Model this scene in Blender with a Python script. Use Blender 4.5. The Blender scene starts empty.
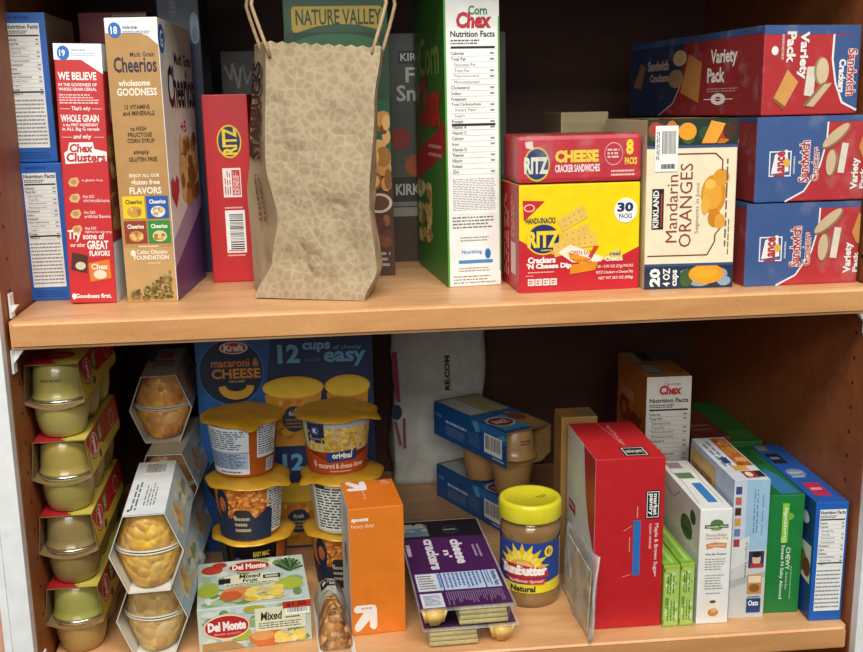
import bpy, bmesh, math, random
from mathutils import Vector, Matrix, noise
scene = bpy.context.scene
COL = scene.collection
PI = math.pi
S, TILT = 0.3876, 0.0084          # height of the upper shelf's top face and its slight slope
TH = 0.0283                        # shelf thickness
XL, XR, YB = -0.3204, 0.573, 0.56  # inner faces of the cabinet

# ---------------------------------------------------------------- materials
def lin(h):
    h = h.lstrip('#')
    out = []
    for i in (0, 2, 4):
        c = int(h[i:i+2], 16) / 255
        out.append(c / 12.92 if c <= .04045 else ((c + .055) / 1.055) ** 2.4)
    return (out[0], out[1], out[2], 1)
_m = {}
def mat(h, rough=.5, metal=0, var=.06, scale=60, coat=0, sss=0):
    key = (h, rough, metal, var, scale, coat, sss)
    if key in _m: return _m[key]
    m = bpy.data.materials.new('print_' + h.lstrip('#')); m.use_nodes = True
    nt = m.node_tree; b = nt.nodes['Principled BSDF']
    tc = nt.nodes.new('ShaderNodeTexCoord')
    nz = nt.nodes.new('ShaderNodeTexNoise'); nz.inputs['Scale'].default_value = scale; nz.inputs['Detail'].default_value = 3
    nt.links.new(tc.outputs['Object'], nz.inputs['Vector'])
    cr = nt.nodes.new('ShaderNodeValToRGB')
    c = lin(h)
    cr.color_ramp.elements[0].position = .3; cr.color_ramp.elements[1].position = .7
    cr.color_ramp.elements[0].color = tuple(x * (1 - var) for x in c[:3]) + (1,)
    cr.color_ramp.elements[1].color = tuple(min(1, x * (1 + var)) for x in c[:3]) + (1,)
    nt.links.new(nz.outputs['Fac'], cr.inputs['Fac']); nt.links.new(cr.outputs['Color'], b.inputs['Base Color'])
    b.inputs['Roughness'].default_value = rough; b.inputs['Metallic'].default_value = metal
    b.inputs['Coat Weight'].default_value = coat
    if sss:
        b.inputs['Subsurface Weight'].default_value = sss; b.inputs['Subsurface Scale'].default_value = .01
        b.inputs['Subsurface Radius'].default_value = (1, .7, .3)
    _m[key] = m
    return m
def wood(name, a, b_, rough=.42):
    m = bpy.data.materials.new(name); m.use_nodes = True
    nt = m.node_tree; b = nt.nodes['Principled BSDF']
    tc = nt.nodes.new('ShaderNodeTexCoord'); mp = nt.nodes.new('ShaderNodeMapping')
    mp.inputs['Scale'].default_value = (6, 30, 30)
    nz = nt.nodes.new('ShaderNodeTexNoise'); nz.inputs['Scale'].default_value = 1.6; nz.inputs['Detail'].default_value = 5; nz.inputs['Distortion'].default_value = .6
    n2 = nt.nodes.new('ShaderNodeTexNoise'); n2.inputs['Scale'].default_value = 420; n2.inputs['Detail'].default_value = 1
    mx = nt.nodes.new('ShaderNodeMath'); mx.operation = 'MULTIPLY_ADD'; mx.inputs[1].default_value = .3
    cr = nt.nodes.new('ShaderNodeValToRGB')
    cr.color_ramp.elements[0].position = .4; cr.color_ramp.elements[1].position = .9
    cr.color_ramp.elements[0].color = lin(a); cr.color_ramp.elements[1].color = lin(b_)
    nt.links.new(tc.outputs['Object'], mp.inputs['Vector']); nt.links.new(mp.outputs['Vector'], nz.inputs['Vector'])
    nt.links.new(tc.outputs['Object'], n2.inputs['Vector'])
    nt.links.new(n2.outputs['Fac'], mx.inputs[0]); nt.links.new(nz.outputs['Fac'], mx.inputs[2])
    nt.links.new(mx.outputs[0], cr.inputs['Fac']); nt.links.new(cr.outputs['Color'], b.inputs['Base Color'])
    b.inputs['Roughness'].default_value = rough
    return m
def clear(name, fac=.12, tint='FFFFFF', rough=.12, bump=.0, scale=40, lo=.35):
    """thin clear plastic: mostly transparent, with a glossy share"""
    m = bpy.data.materials.new(name); m.use_nodes = True
    nt = m.node_tree; nt.nodes.remove(nt.nodes['Principled BSDF'])
    out = nt.nodes['Material Output']
    tr = nt.nodes.new('ShaderNodeBsdfTransparent'); tr.inputs['Color'].default_value = lin(tint)
    gl = nt.nodes.new('ShaderNodeBsdfPrincipled'); gl.inputs['Roughness'].default_value = rough
    gl.inputs['Base Color'].default_value = (.75, .77, .78, 1)
    mx = nt.nodes.new('ShaderNodeMixShader')
    tc = nt.nodes.new('ShaderNodeTexCoord'); nz = nt.nodes.new('ShaderNodeTexNoise'); nz.inputs['Scale'].default_value = scale
    nt.links.new(tc.outputs['Object'], nz.inputs['Vector'])
    mr = nt.nodes.new('ShaderNodeMapRange'); mr.inputs['From Min'].default_value = lo; mr.inputs['From Max'].default_value = lo + .3
    mr.inputs['To Min'].default_value = fac * .5; mr.inputs['To Max'].default_value = fac * (1.6 if lo < .4 else 6)
    nt.links.new(nz.outputs['Fac'], mr.inputs['Value']); nt.links.new(mr.outputs['Result'], mx.inputs['Fac'])
    if bump:
        bp = nt.nodes.new('ShaderNodeBump'); bp.inputs['Strength'].default_value = bump; bp.inputs['Distance'].default_value = .004
        nt.links.new(nz.outputs['Fac'], bp.inputs['Height']); nt.links.new(bp.outputs['Normal'], gl.inputs['Normal'])
    nt.links.new(tr.outputs[0], mx.inputs[1]); nt.links.new(gl.outputs[0], mx.inputs[2]); nt.links.new(mx.outputs[0], out.inputs['Surface'])
    return m
def chunky(name, cols, scale=70, bump=.6, rough=.3, coat=.3, dist=.003):
    """lumpy pieces (fruit, noodles, crumbs) as cells of differing colour"""
    m = bpy.data.materials.new(name); m.use_nodes = True
    nt = m.node_tree; b = nt.nodes['Principled BSDF']
    tc = nt.nodes.new('ShaderNodeTexCoord'); v = nt.nodes.new('ShaderNodeTexVoronoi'); v.inputs['Scale'].default_value = scale
    nt.links.new(tc.outputs['Object'], v.inputs['Vector'])
    sx = nt.nodes.new('ShaderNodeSeparateColor'); nt.links.new(v.outputs['Color'], sx.inputs[0])
    cr = nt.nodes.new('ShaderNodeValToRGB'); cr.color_ramp.interpolation = 'EASE'
    els = cr.color_ramp.elements
    els[0].color = lin(cols[0]); els[1].color = lin(cols[-1])
    for i, c in enumerate(cols[1:-1]): els.new((i + 1) / (len(cols) - 1)).color = lin(c)
    nt.links.new(sx.outputs[0], cr.inputs['Fac']); nt.links.new(cr.outputs['Color'], b.inputs['Base Color'])
    bp = nt.nodes.new('ShaderNodeBump'); bp.invert = True; bp.inputs['Strength'].default_value = bump; bp.inputs['Distance'].default_value = dist
    nt.links.new(v.outputs['Distance'], bp.inputs['Height']); nt.links.new(bp.outputs['Normal'], b.inputs['Normal'])
    b.inputs['Roughness'].default_value = rough; b.inputs['Coat Weight'].default_value = coat
    return m
def paper(name, a, b_, scale=75, bump=.25, rough=.75, crease=14):
    m = bpy.data.materials.new(name); m.use_nodes = True
    nt = m.node_tree; b = nt.nodes['Principled BSDF']
    tc = nt.nodes.new('ShaderNodeTexCoord'); v = nt.nodes.new('ShaderNodeTexVoronoi'); v.inputs['Scale'].default_value = scale; v.feature = 'DISTANCE_TO_EDGE'
    nt.links.new(tc.outputs['Object'], v.inputs['Vector'])
    cr = nt.nodes.new('ShaderNodeValToRGB'); cr.color_ramp.elements[0].position = .04; cr.color_ramp.elements[1].position = .2
    cr.color_ramp.elements[0].color = lin(a); cr.color_ramp.elements[1].color = lin(b_)
    nt.links.new(v.outputs['Distance'], cr.inputs['Fac']); nt.links.new(cr.outputs['Color'], b.inputs['Base Color'])
    nz = nt.nodes.new('ShaderNodeTexNoise'); nz.inputs['Scale'].default_value = crease; nz.inputs['Detail'].default_value = 2.5; nz.inputs['Distortion'].default_value = .3
    nt.links.new(tc.outputs['Object'], nz.inputs['Vector'])
    bp = nt.nodes.new('ShaderNodeBump'); bp.inputs['Strength'].default_value = bump; bp.inputs['Distance'].default_value = .02
    nt.links.new(nz.outputs['Fac'], bp.inputs['Height']); nt.links.new(bp.outputs['Normal'], b.inputs['Normal'])
    b.inputs['Roughness'].default_value = rough
    return m
WOOD = wood('maple_laminate', 'CC9460', 'E4B483')
WALLW = wood('cabinet_laminate', '8E4E27', 'A8622F', .55)
WHITE = mat('EDEFF0', .45); CARD = mat('F1F1EC', .6); KRAFT = mat('9C7B55', .8, var=.12); INK = mat('1B1B1D', .5)
FILM = clear('shrink_film', .03, rough=.1, bump=1, scale=38, lo=.56)
CLEARP = clear('clear_plastic', .16, rough=.1, bump=.2, scale=20)
CUPSHELL = clear('cup_shell', .10, 'FFFDF5', .1, .1, 30)

# ---------------------------------------------------------------- objects
def tag(o, label, cat, group=None):
    o['label'] = label; o['category'] = cat
    if group: o['group'] = group
    return o
def thing(name, label, cat, loc, rz=0, ry=0, group=None):
    o = bpy.data.objects.new(name, None); COL.objects.link(o)
    o.empty_display_size = .02
    o.location = loc; o.rotation_euler = (0, ry, rz)
    return tag(o, label, cat, group)
def link(name, bm, mats, parent=None, smooth=False, label=None):
    me = bpy.data.meshes.new(name); bm.to_mesh(me); bm.free()
    for m in (mats if isinstance(mats, (list, tuple)) else [mats]): me.materials.append(m)
    if smooth:
        for p in me.polygons: p.use_smooth = True
    o = bpy.data.objects.new(name, me); COL.objects.link(o)
    if parent: o.parent = parent
    if label: o['label'] = label
    return o
def struct(o):
    o['kind'] = 'structure'; return o
def add_box(bm, x0, x1, y0, y1, z0, z1, bev=0, seg=2):
    r = bmesh.ops.create_cube(bm, size=1)
    for v in r['verts']:
        v.co = Vector(((x0 + x1) / 2 + v.co.x * (x1 - x0), (y0 + y1) / 2 + v.co.y * (y1 - y0), (z0 + z1) / 2 + v.co.z * (z1 - z0)))
    if bev:
        es = {e for v in r['verts'] for e in v.link_edges}
        bmesh.ops.bevel(bm, geom=list(es), offset=bev, segments=seg, affect='EDGES', profile=.6)
def boxbm(*a, **k):
    bm = bmesh.new(); add_box(bm, *a, **k); return bm
def lathe(bm, prof, n=40, cx=0, cy=0, mi=0, wob=None):
    """prof: list of (r,z); r=0 makes a pole"""
    rings = []
    for r, z in prof:
        if r <= 1e-6: rings.append([bm.verts.new((cx, cy, z))])
        else:
            ring = []
            for i in range(n):
                a = 2 * PI * i / n
                rr, zz = (r, z) if not wob else wob(r, z, a)
                ring.append(bm.verts.new((cx + rr * math.sin(a), cy - rr * math.cos(a), zz)))
            rings.append(ring)
    for A, B in zip(rings, rings[1:]):
        if len(A) == 1 and len(B) == 1: continue
        for i in range(n):
            j = (i + 1) % n
            if len(A) == 1: f = bm.faces.new((A[0], B[j], B[i]))
            elif len(B) == 1: f = bm.faces.new((A[i], A[j], B[0]))
            else: f = bm.faces.new((A[i], A[j], B[j], B[i]))
            f.material_index = mi
    return rings
def tube(bm, pts, r, n=8):
    pts = [Vector(p) for p in pts]; rings = []
    for i, p in enumerate(pts):
        t = (pts[min(i + 1, len(pts) - 1)] - pts[max(i - 1, 0)]).normalized()
        a = t.cross(Vector((0, 1, 0.01)))
        if a.length < .01: a = t.cross(Vector((1, 0, 0)))
        a.normalize(); b = t.cross(a)
        rings.append([bm.verts.new(p + r * (math.cos(2 * PI * k / n) * a + math.sin(2 * PI * k / n) * b)) for k in range(n)])
    for A, B in zip(rings, rings[1:]):
        for k in range(n): bm.faces.new((A[k], A[(k + 1) % n], B[(k + 1) % n], B[k]))
    bm.faces.new(rings[0][::-1]); bm.faces.new(rings[-1])
def strip(bm, prof, y0, y1, t, mi=0, ny=1):
    """a folded card profile (x,z points) run from y0 to y1, thickness t inward via normals"""
    n = len(prof); outs = []
    for i, p in enumerate(prof):
        p = Vector(p); a = Vector(prof[max(i - 1, 0)]); b = Vector(prof[min(i + 1, n - 1)])
        d = (b - a).normalized(); nn = Vector((d.y, -d.x))
        outs.append((p, p + nn * t))
    ys = [y0 + (y1 - y0) * k / ny for k in range(ny + 1)]
    V = [[(bm.verts.new((o.x, y, o.y)), bm.verts.new((i.x, y, i.y))) for o, i in outs] for y in ys]
    for k in range(ny):
        for j in range(n - 1):
            A, B, Cc, D = V[k][j], V[k][j + 1], V[k + 1][j + 1], V[k + 1][j]
            bm.faces.new((A[0], B[0], Cc[0], D[0])).material_index = mi
            bm.faces.new((A[1], D[1], Cc[1], B[1])).material_index = mi + 1
    for row, fl in ((V[0], 0), (V[-1], 1)):
        for j in range(n - 1):
            A, B = row[j], row[j + 1]
            bm.faces.new((A[0], A[1], B[1], B[0])).material_index = mi + 1
    for j in (0, n - 1):
        for k in range(ny):
            A, B = V[k][j], V[k + 1][j]
            bm.faces.new((A[0], B[0], B[1], A[1])).material_index = mi + 1

# ---------------------------------------------------------------- printing on surfaces
_tc = {}
_tcurve = bpy.data.curves.new('lettering', 'FONT'); _tob = bpy.data.objects.new('lettering', _tcurve)
COL.objects.link(_tob)
def glyphs(s, bold, shear):
    k = (s, bold, shear)
    if k in _tc: return _tc[k]
    _tcurve.body = s; _tcurve.offset = bold; _tcurve.shear = shear; _tcurve.resolution_u = 2; _tcurve.fill_mode = 'BOTH'
    bpy.context.view_layer.update()
    dg = bpy.context.evaluated_depsgraph_get()
    ev = _tob.evaluated_get(dg); me = ev.to_mesh()
    vs = [(v.co.x, v.co.y) for v in me.vertices]; fs = [tuple(p.vertices) for p in me.polygons]
    ev.to_mesh_clear()
    x0 = min(v[0] for v in vs); x1 = max(v[0] for v in vs); y0 = min(v[1] for v in vs); y1 = max(v[1] for v in vs)
    vs = [((x - x0) / max(x1 - x0, 1e-6), (y - y0) / max(y1 - y0, 1e-6)) for x, y in vs]
    _tc[k] = (vs, fs)
    return _tc[k]
class Pr:
    """ink laid on one surface in (u,v) from its lower-left corner; later ink lies over earlier"""
    def __init__(s, mp, curved=0, lift=.00025):
        s.mp, s.curved, s.lift, s.bm, s.mats = mp, curved, lift, bmesh.new(), []; s.step = .000012; s.prims = []
    def mi(s, m):
        if isinstance(m, str): m = mat(m, .45)
        if m not in s.mats: s.mats.append(m)
        return s.mats.index(m)
    def poly(s, pts, m):
        i = s.mi(m); s.lift += s.step
        f = s.bm.faces.new([s.bm.verts.new((x, y, s.lift)) for x, y in pts]); f.material_index = i
        return s
    def rect(s, x0, y0, x1, y1, m): return s.poly([(x0, y0), (x1, y0), (x1, y1), (x0, y1)], m)
    def ell(s, cx, cy, rx, ry, m, n=28, rot=0):
        c, d = math.cos(rot), math.sin(rot)
        return s.poly([(cx + rx * math.cos(2 * PI * k / n) * c - rx * math.sin(2 * PI * k / n) * d * 1, cy + ry * math.cos(2 * PI * k / n) * d + ry * math.sin(2 * PI * k / n) * c) for k in range(n)], m)
    def line(s, pts, w, m, asp=1):
        """stroke of width w (v units; asp = width/height of the face)"""
        for (x0, y0), (x1, y1) in zip(pts, pts[1:]):
            dx, dy = (x1 - x0) * asp, y1 - y0; L = math.hypot(dx, dy) or 1
            nx, ny = -dy / L * w / 2 / asp, dx / L * w / 2
            s.poly([(x0 + nx, y0 + ny), (x0 - nx, y0 - ny), (x1 - nx, y1 - ny), (x1 + nx, y1 + ny)], m)
        return s
    def text(s, t, x0, y0, x1, y1, m, rot=0, bold=.02, shear=0):
        """lettering filling the given rectangle; rot 90 reads upward, -90 downward, 180 upside down"""
        vs, fs = glyphs(t, bold, shear); i = s.mi(m); s.lift += s.step
        bv = []
        for a, b in vs:
            if rot == 90: a, b = 1 - b, a
            elif rot == -90: a, b = b, 1 - a
            elif rot == 180: a, b = 1 - a, 1 - b
            bv.append(s.bm.verts.new((x0 + a * (x1 - x0), y0 + b * (y1 - y0), s.lift)))
        for f in fs:
            try: s.bm.faces.new([bv[k] for k in f]).material_index = i
            except ValueError: pass
        return s
    def lines(s, x0, y0, x1, y1, n, m, fill=.55, seed=1, rot=0, word=.075, ragged=.25):
        """small print: n rows of word-length dashes"""
        rnd = random.Random(seed); s.lift += s.step; old, s.step = s.step, 0
        for k in range(n):
            a = 0; end = 1 - rnd.random() * ragged
            while a < end:
                w = word * (.4 + rnd.random()); b = min(a + w, end)
                c0, c1 = 1 - (k + .5 + fill / 2) / n, 1 - (k + .5 - fill / 2) / n
                q = (a, c0, b, c1)
                if rot == 90: q = (1 - c1, a, 1 - c0, b)
                elif rot == -90: q = (c0, 1 - b, c1, 1 - a)
                s.rect(x0 + q[0] * (x1 - x0), y0 + q[1] * (y1 - y0), x0 + q[2] * (x1 - x0), y0 + q[3] * (y1 - y0), m)
                a = b + word * .25
        s.step = old
        return s
    def blobs(s, x0, y0, x1, y1, n, cols, seed, rx=.05, ry=.05):
        rnd = random.Random(seed)
        for k in range(n):
            cx, cy = x0 + rnd.random() * (x1 - x0), y0 + rnd.random() * (y1 - y0)
            a, b = rx * (.6 + .7 * rnd.random()), ry * (.6 + .7 * rnd.random())
            a = min(a, (x1 - x0) / 2); b = min(b, (y1 - y0) / 2)
            cx = min(max(cx, x0 + a), x1 - a); cy = min(max(cy, y0 + b), y1 - b)
            s.ell(cx, cy, a, b, rnd.choice(cols), 9)
        return s
    def bars(s, x0, y0, x1, y1, seed=3, rot=0):
        """a striped product code on its white patch"""
        rnd = random.Random(seed); s.rect(x0, y0, x1, y1, CARD)
        s.lift += .00003; old, s.step = s.step, 0; a = .08
        while a < .92:
            w = rnd.choice((.012, .02, .03)); b = min(a + w, .92)
            if rot: s.rect(x0 + .2 * (x1 - x0), y0 + a * (y1 - y0), x0 + .9 * (x1 - x0), y0 + b * (y1 - y0), INK)
            else: s.rect(x0 + a * (x1 - x0), y0 + .22 * (y1 - y0), x0 + b * (x1 - x0), y0 + .92 * (y1 - y0), INK)
            a = b + rnd.choice((.012, .02, .028))
        s.step = old
        return s
    def build(s, name, parent, label=None):
        """one object, or one each where the ink lies in patches well apart"""
        bm = s.bm
        bm.verts.index_update(); bm.faces.ensure_lookup_table()
        par = list(range(len(bm.faces)))
        def find(a):
            while par[a] != a: par[a] = par[par[a]]; a = par[a]
            return a
        bx = []
        for f in bm.faces:
            q = [Vector(s.mp(v.co.x, v.co.y, 0)) for v in f.verts]
            bx.append([min(p[i] for p in q) for i in range(3)] + [max(p[i] for p in q) for i in range(3)])
        order = sorted(range(len(bx)), key=lambda i: bx[i][2])
        G = .017; top = []
        for i in order:
            a = bx[i]; top = [j for j in top if bx[j][5] + G >= a[2]]
            for j in top:
                b = bx[j]
                if all(max(a[k] - b[k+3], b[k] - a[k+3]) <= G for k in (0, 1)) and find(i) != find(j): par[find(i)] = find(j)
            top.append(i)
        roots = {}
        for i in range(len(bx)): roots.setdefault(find(i), set()).add(i)
        if len(roots) > 1:
            out = []
            for r, keep in sorted(roots.items()):
                b2 = bm.copy(); b2.faces.ensure_lookup_table()
                dead = [f for i, f in enumerate(b2.faces) if i not in keep]
                bmesh.ops.delete(b2, geom=dead, context='FACES')
                out.append(s.emit(b2, name, parent, label))
            bm.free()
            return out[0]
        return s.emit(bm, name, parent, label)
    def emit(s, bm, name, parent, label=None):
        if s.curved:
            us = [v.co.x for v in bm.verts]; lo, hi = min(us), max(us)
            for k in range(1, s.curved):
                u = k / s.curved
                if lo < u < hi:
                    bmesh.ops.bisect_plane(bm, geom=bm.verts[:] + bm.edges[:] + bm.faces[:], plane_co=(u, 0, 0), plane_no=(1, 0, 0), dist=1e-5)
        for v in bm.verts: v.co = Vector(s.mp(v.co.x, v.co.y, v.co.z))
        bm.normal_update()
        return link(name, bm, s.mats, parent, label=label)
def nutri(P, x0, y0, x1, y1, rows=13, dense=.34, ink='222326', paperc='E9EBE8'):
    """a facts panel: title, thick rules, rows with values, small print below"""
    W, H = x1 - x0, y1 - y0
    X = lambda a: x0 + a * W
    Y = lambda b: y0 + b * H
    P.rect(x0, y0, x1, y1, mat(paperc, .5))
    P.lift += .00005; P.step = 0
    P.text('Nutrition Facts', X(.03), Y(.955), X(.97), Y(.988), ink, bold=.03)
    P.lines(X(.03), Y(.915), X(.75), Y(.945), 2, '55585c', .6, 5)
    P.rect(X(.03), Y(.895), X(.97), Y(.908), ink)
    top, bot = .885, dense + .02
    names = ['Calories', 'Total Fat', 'Saturated Fat', 'Trans Fat', 'Polyunsaturated', 'Monounsaturated', 'Cholesterol', 'Sodium', 'Potassium', 'Total Carbohydrate', 'Dietary Fiber', 'Sugars', 'Protein', 'Vitamin A', 'Vitamin C', 'Calcium', 'Iron', 'Vitamin D', 'Thiamin', 'Niacin', 'Folate', 'Zinc']
    st = (top - bot) / rows
    for k in range(rows):
        a = top - (k + 1) * st; nm = names[k % len(names)]
        ind = .1 if nm in ('Saturated Fat', 'Trans Fat', 'Polyunsaturated', 'Monounsaturated', 'Dietary Fiber', 'Sugars') else .03
        P.text(nm, X(ind), Y(a + st * .25), X(ind + .035 * len(nm)), Y(a + st * .85), ink, bold=0 if ind > .05 else .02)
        if k % 3 != 2: P.rect(X(.86), Y(a + st * .35), X(.95), Y(a + st * .7), '85888c')
        if k == min(12, rows - 2): P.rect(X(.03), Y(a - .008), X(.97), Y(a + .006), ink)
        else: P.rect(X(.03), Y(a), X(.97), Y(a + .0015), '6a6d70')
    P.lines(X(.03), Y(.02), X(.97), Y(dense), max(6, int(rows * .9)), '7C8084', .4, 9, ragged=.08)
    P.step = .000012
    return P
class Box:
    """a printed carton standing on its base; x,y is its front left bottom corner"""
    def __init__(s, name, label, cat, x, y, z, yaw, w, d, h, col, up=False, lean=0, group=None, sides=None, rough=.42, bev=.0012, part='carton'):
        s.w, s.d, s.h = w, d, h
        a = math.radians(yaw); le = math.radians(lean)
        cx = x + math.cos(a) * w / 2 - math.sin(a) * d / 2; cy = y + math.sin(a) * w / 2 + math.cos(a) * d / 2
        if up: z = z + S + TILT * cx
        s.root = thing(name, label, cat, (cx, cy, z + w / 2 * math.sin(abs(le)) + .0003), a, le - (TILT if up else 0), group)
        bm = bmesh.new(); add_box(bm, -w/2, w/2, -d/2, d/2, 0, h, bev)
        mats = [mat(col, rough)]
        for nm, c in (sides or {}).items():
            mats.append(mat(c, rough))
            tgt = {'front': (0, -1, 0), 'left': (-1, 0, 0), 'right': (1, 0, 0), 'top': (0, 0, 1)}[nm]
            bm.normal_update()
            for f in bm.faces:
                if f.normal.dot(Vector(tgt)) > .9: f.material_index = len(mats) - 1
        s.body = link(part, bm, mats, s.root)
    def face(s, f):
        w, d, h = s.w, s.d, s.h
        return Pr({'front': lambda u, v, l: (-w/2 + u*w, -d/2 - l, v*h),
                   'left': lambda u, v, l: (-w/2 - l, d/2 - u*d, v*h),
                   'right': lambda u, v, l: (w/2 + l, -d/2 + u*d, v*h),
                   'top': lambda u, v, l: (-w/2 + u*w, -d/2 + v*d, h + l)}[f])
def quad(a, b, c, d):
    """map onto the plane patch with corners a (0,0), b (1,0), c (1,1), d (0,1)"""
    a, b, c, d = map(Vector, (a, b, c, d)); n = (b - a).cross(d - a).normalized()
    return lambda u, v, l: a*(1-u)*(1-v) + b*u*(1-v) + c*u*v + d*(1-u)*v + n*l
def cyl(rf, h, z0=0, span=PI, a0=0):
    """map onto a round wall, u runs left to right across the angle span centred on a0 (0 = towards the front)"""
    def f(u, v, l):
        z = z0 + v*h; r = rf(z) + l + .0004; a = a0 + (u - .5) * span
        return (r*math.sin(a), -r*math.cos(a), z)
    return f
# ---------------------------------------------------------------- camera and light
f_px, pitch, yaw, roll, hc = 1007.71, .2107, .0982, -.0143, .5821
fw = Vector((math.sin(yaw)*math.cos(pitch), math.cos(yaw)*math.cos(pitch), -math.sin(pitch)))
r0 = Vector((math.cos(yaw), -math.sin(yaw), 0)); u0 = r0.cross(fw)
rt = math.cos(roll)*r0 + math.sin(roll)*u0; up = -math.sin(roll)*r0 + math.cos(roll)*u0
cam = bpy.data.cameras.new('camera'); co = bpy.data.objects.new('camera', cam); COL.objects.link(co)
mw = Matrix((rt, up, -fw)).transposed().to_4x4(); mw.translation = Vector((0, -1, hc)); co.matrix_world = mw
cam.sensor_width = 36; cam.lens = f_px * 36 / 863; cam.clip_start = .05
scene.camera = co
def area(name, loc, target, sx, sy, power, col):
    l = bpy.data.lights.new(name, 'AREA'); l.shape = 'RECTANGLE'; l.size = sx; l.size_y = sy; l.energy = power; l.color = col
    o = bpy.data.objects.new(name, l); COL.objects.link(o); o.location = loc
    o.rotation_euler = (Vector(target) - Vector(loc)).to_track_quat('-Z', 'Y').to_euler()
    return o
area('ceiling_lamp', (.05, -1.35, 2.15), (.1, .0, .3), 2.2, .6, 56, (1, .975, .91))
area('far_fill', (-.3, -3.7, 2.2), (.1, .2, .3), 2.4, .6, 56, (1, .975, .92))  # added fill from further back in the room; no second lamp is known
area('frontal_fill', (-.5, -3.4, 1.15), (.1, .2, .3), 1.8, 1.0, 17, (1, .98, .95))  # added soft fill standing in for room bounce; no window is known
w = bpy.data.worlds.new('room'); scene.world = w; w.use_nodes = True
w.node_tree.nodes['Background'].inputs['Color'].default_value = (1, .95, .88, 1)
w.node_tree.nodes['Background'].inputs['Strength'].default_value = .022
scene.view_settings.view_transform = 'Standard'; scene.view_settings.look = 'None'
scene.view_settings.gamma = 1; scene.view_settings.exposure = .12

# ---------------------------------------------------------------- the cabinet
ZT, ZB = .79, -.42
def wall(name, xa, xb, t):
    bm = bmesh.new()
    s_ = 1 if t > 0 else -1
    P = [(xa, 0), (xb, YB + .02), (xb + t, YB + .02), (xa + t, 0)]
    lo = [bm.verts.new((x, y, ZB)) for x, y in P]; hi = [bm.verts.new((x, y, ZT)) for x, y in P]
    for i in range(4):
        j = (i + 1) % 4; bm.faces.new((lo[i], lo[j], hi[j], hi[i]))
    bm.faces.new(lo); bm.faces.new(hi)
    bmesh.ops.recalc_face_normals(bm, faces=bm.faces[:])
    return bm
XLB, XRB = -.345, .588
def pinholes(bm, xa, xb, rows, sx):
    for y, z in rows:
        x = xa + (xb - xa) * y / YB + sx * .0004
        vs = [bm.verts.new((x, y + .0022*math.cos(2*PI*k/10), z + .0022*math.sin(2*PI*k/10))) for k in range(10)]
        bm.faces.new(vs if sx < 0 else vs[::-1]).material_index = 1
HOLE = mat('2A1608', .9)
bm = wall('l', XL, XLB, -.018)
pinholes(bm, XL, XLB, [(.03, .06 + .032*k) for k in range(22)], 1)
struct(link('wall_left', bm, [WALLW, HOLE]))
bm = wall('r', XR, XRB, .018)
pinholes(bm, XR, XRB, [(.035, .05 + .0285*k) for k in range(24)], -1)
struct(link('wall_right', bm, [WALLW, HOLE]))
struct(link('wall_back', boxbm(XLB - .02, XRB + .02, YB + .02, YB + .035, ZB, ZT), wood('back_panel_shaded', '3C1B0C', '4C2612', .6)))  # shade at the back is put into this darker panel colour
struct(link('ceiling', boxbm(XLB - .02, XRB + .02, 0, YB + .02, ZT, ZT + .03), WALLW))
struct(link('floor', boxbm(XLB - .02, XRB + .02, 0, YB + .02, ZB - .03, ZB), WALLW))
struct(link('trim_1', boxbm(-.3418, XL - .0005, -.014, -.0005, ZB, ZT, .001), WHITE))
struct(link('trim_2', boxbm(-.3505, -.3425, -.012, -.0005, ZB, ZT, .001), WHITE))
struct(link('trim_3', boxbm(XR + .0005, XR + .06, -.014, -.0005, ZB, ZT, .001), WHITE))
struct(link('trim_4', boxbm(-.46, -.352, -.006, -.0005, ZB, ZT, .001), mat('D9A588', .6)))
def shelf(label, z, t):
    o = thing('cabinet_shelf', label, 'shelf', (0, 0, z), 0, -t)
    bm = bmesh.new()
    P = [(XL + .003, 0), (XR - .003, 0), (XRB - .003, YB + .018), (XLB + .003, YB + .018)]
    lo = [bm.verts.new((x, y, -TH)) for x, y in P]; hi = [bm.verts.new((x, y, 0)) for x, y in P]
    bm.faces.new(lo[::-1]); bm.faces.new(hi)
    for i in range(4):
        j = (i + 1) % 4; bm.faces.new((lo[i], lo[j], hi[j], hi[i]))
    es = [e for e in bm.edges if all(abs(v.co.y) < 1e-6 for v in e.verts)]
    bmesh.ops.bevel(bm, geom=es, offset=.004, segments=3, affect='EDGES')
    link('board', bm, WOOD, o)
    eb = bmesh.new(); add_box(eb, XL + .0045, XR - .0045, -.0006, .001, -TH + .004, -.004)
    link('edge_band', eb, wood('maple_edge', 'BE8450', 'D59F66', .45), o)
shelf('thick orange maple upper shelf carrying the cereal boxes and the paper bag', S, TILT)
shelf('orange maple lower shelf under the stacked cups and snack cartons', 0, 0)
def clip(x, y, z, label, sx):
    o = thing('shelf_clip', label, 'shelf clip', (x, y, z), 0, 0, 'white plastic shelf clips')
    bm = bmesh.new(); add_box(bm, min(0, sx*.0022), max(0, sx*.0022), -.006, .006, -.02, .02, .0006)
    link('plate', bm, mat('F4F6F5', .35), o)
    b2 = bmesh.new()
    for s_ in (0,):
        pts = [(sx*.0022, -.0), (sx*.013, 0), (sx*.0022, -.014)]
        f = [[b2.verts.new((px, yy, pz - .0)) for px, pz in pts] for yy in (-.004, .004)]
        b2.faces.new(f[0]); b2.faces.new(f[1][::-1])
        for i in range(3): b2.faces.new((f[0][i], f[0][(i+1) % 3], f[1][(i+1) % 3], f[1][i]))
    bmesh.ops.recalc_face_normals(b2, faces=b2.faces[:])
    link('support_lug', b2, mat('F4F6F5', .35), o)
    return o
zl = S + TILT * XL
ca = clip(XL + .0004, .022, zl + .0135, 'white plastic clip standing up at the left end of the upper shelf', 1)
ca.children[1].scale = (.6, 1, 1)
ca.scale = (1, 1, .62)
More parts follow.
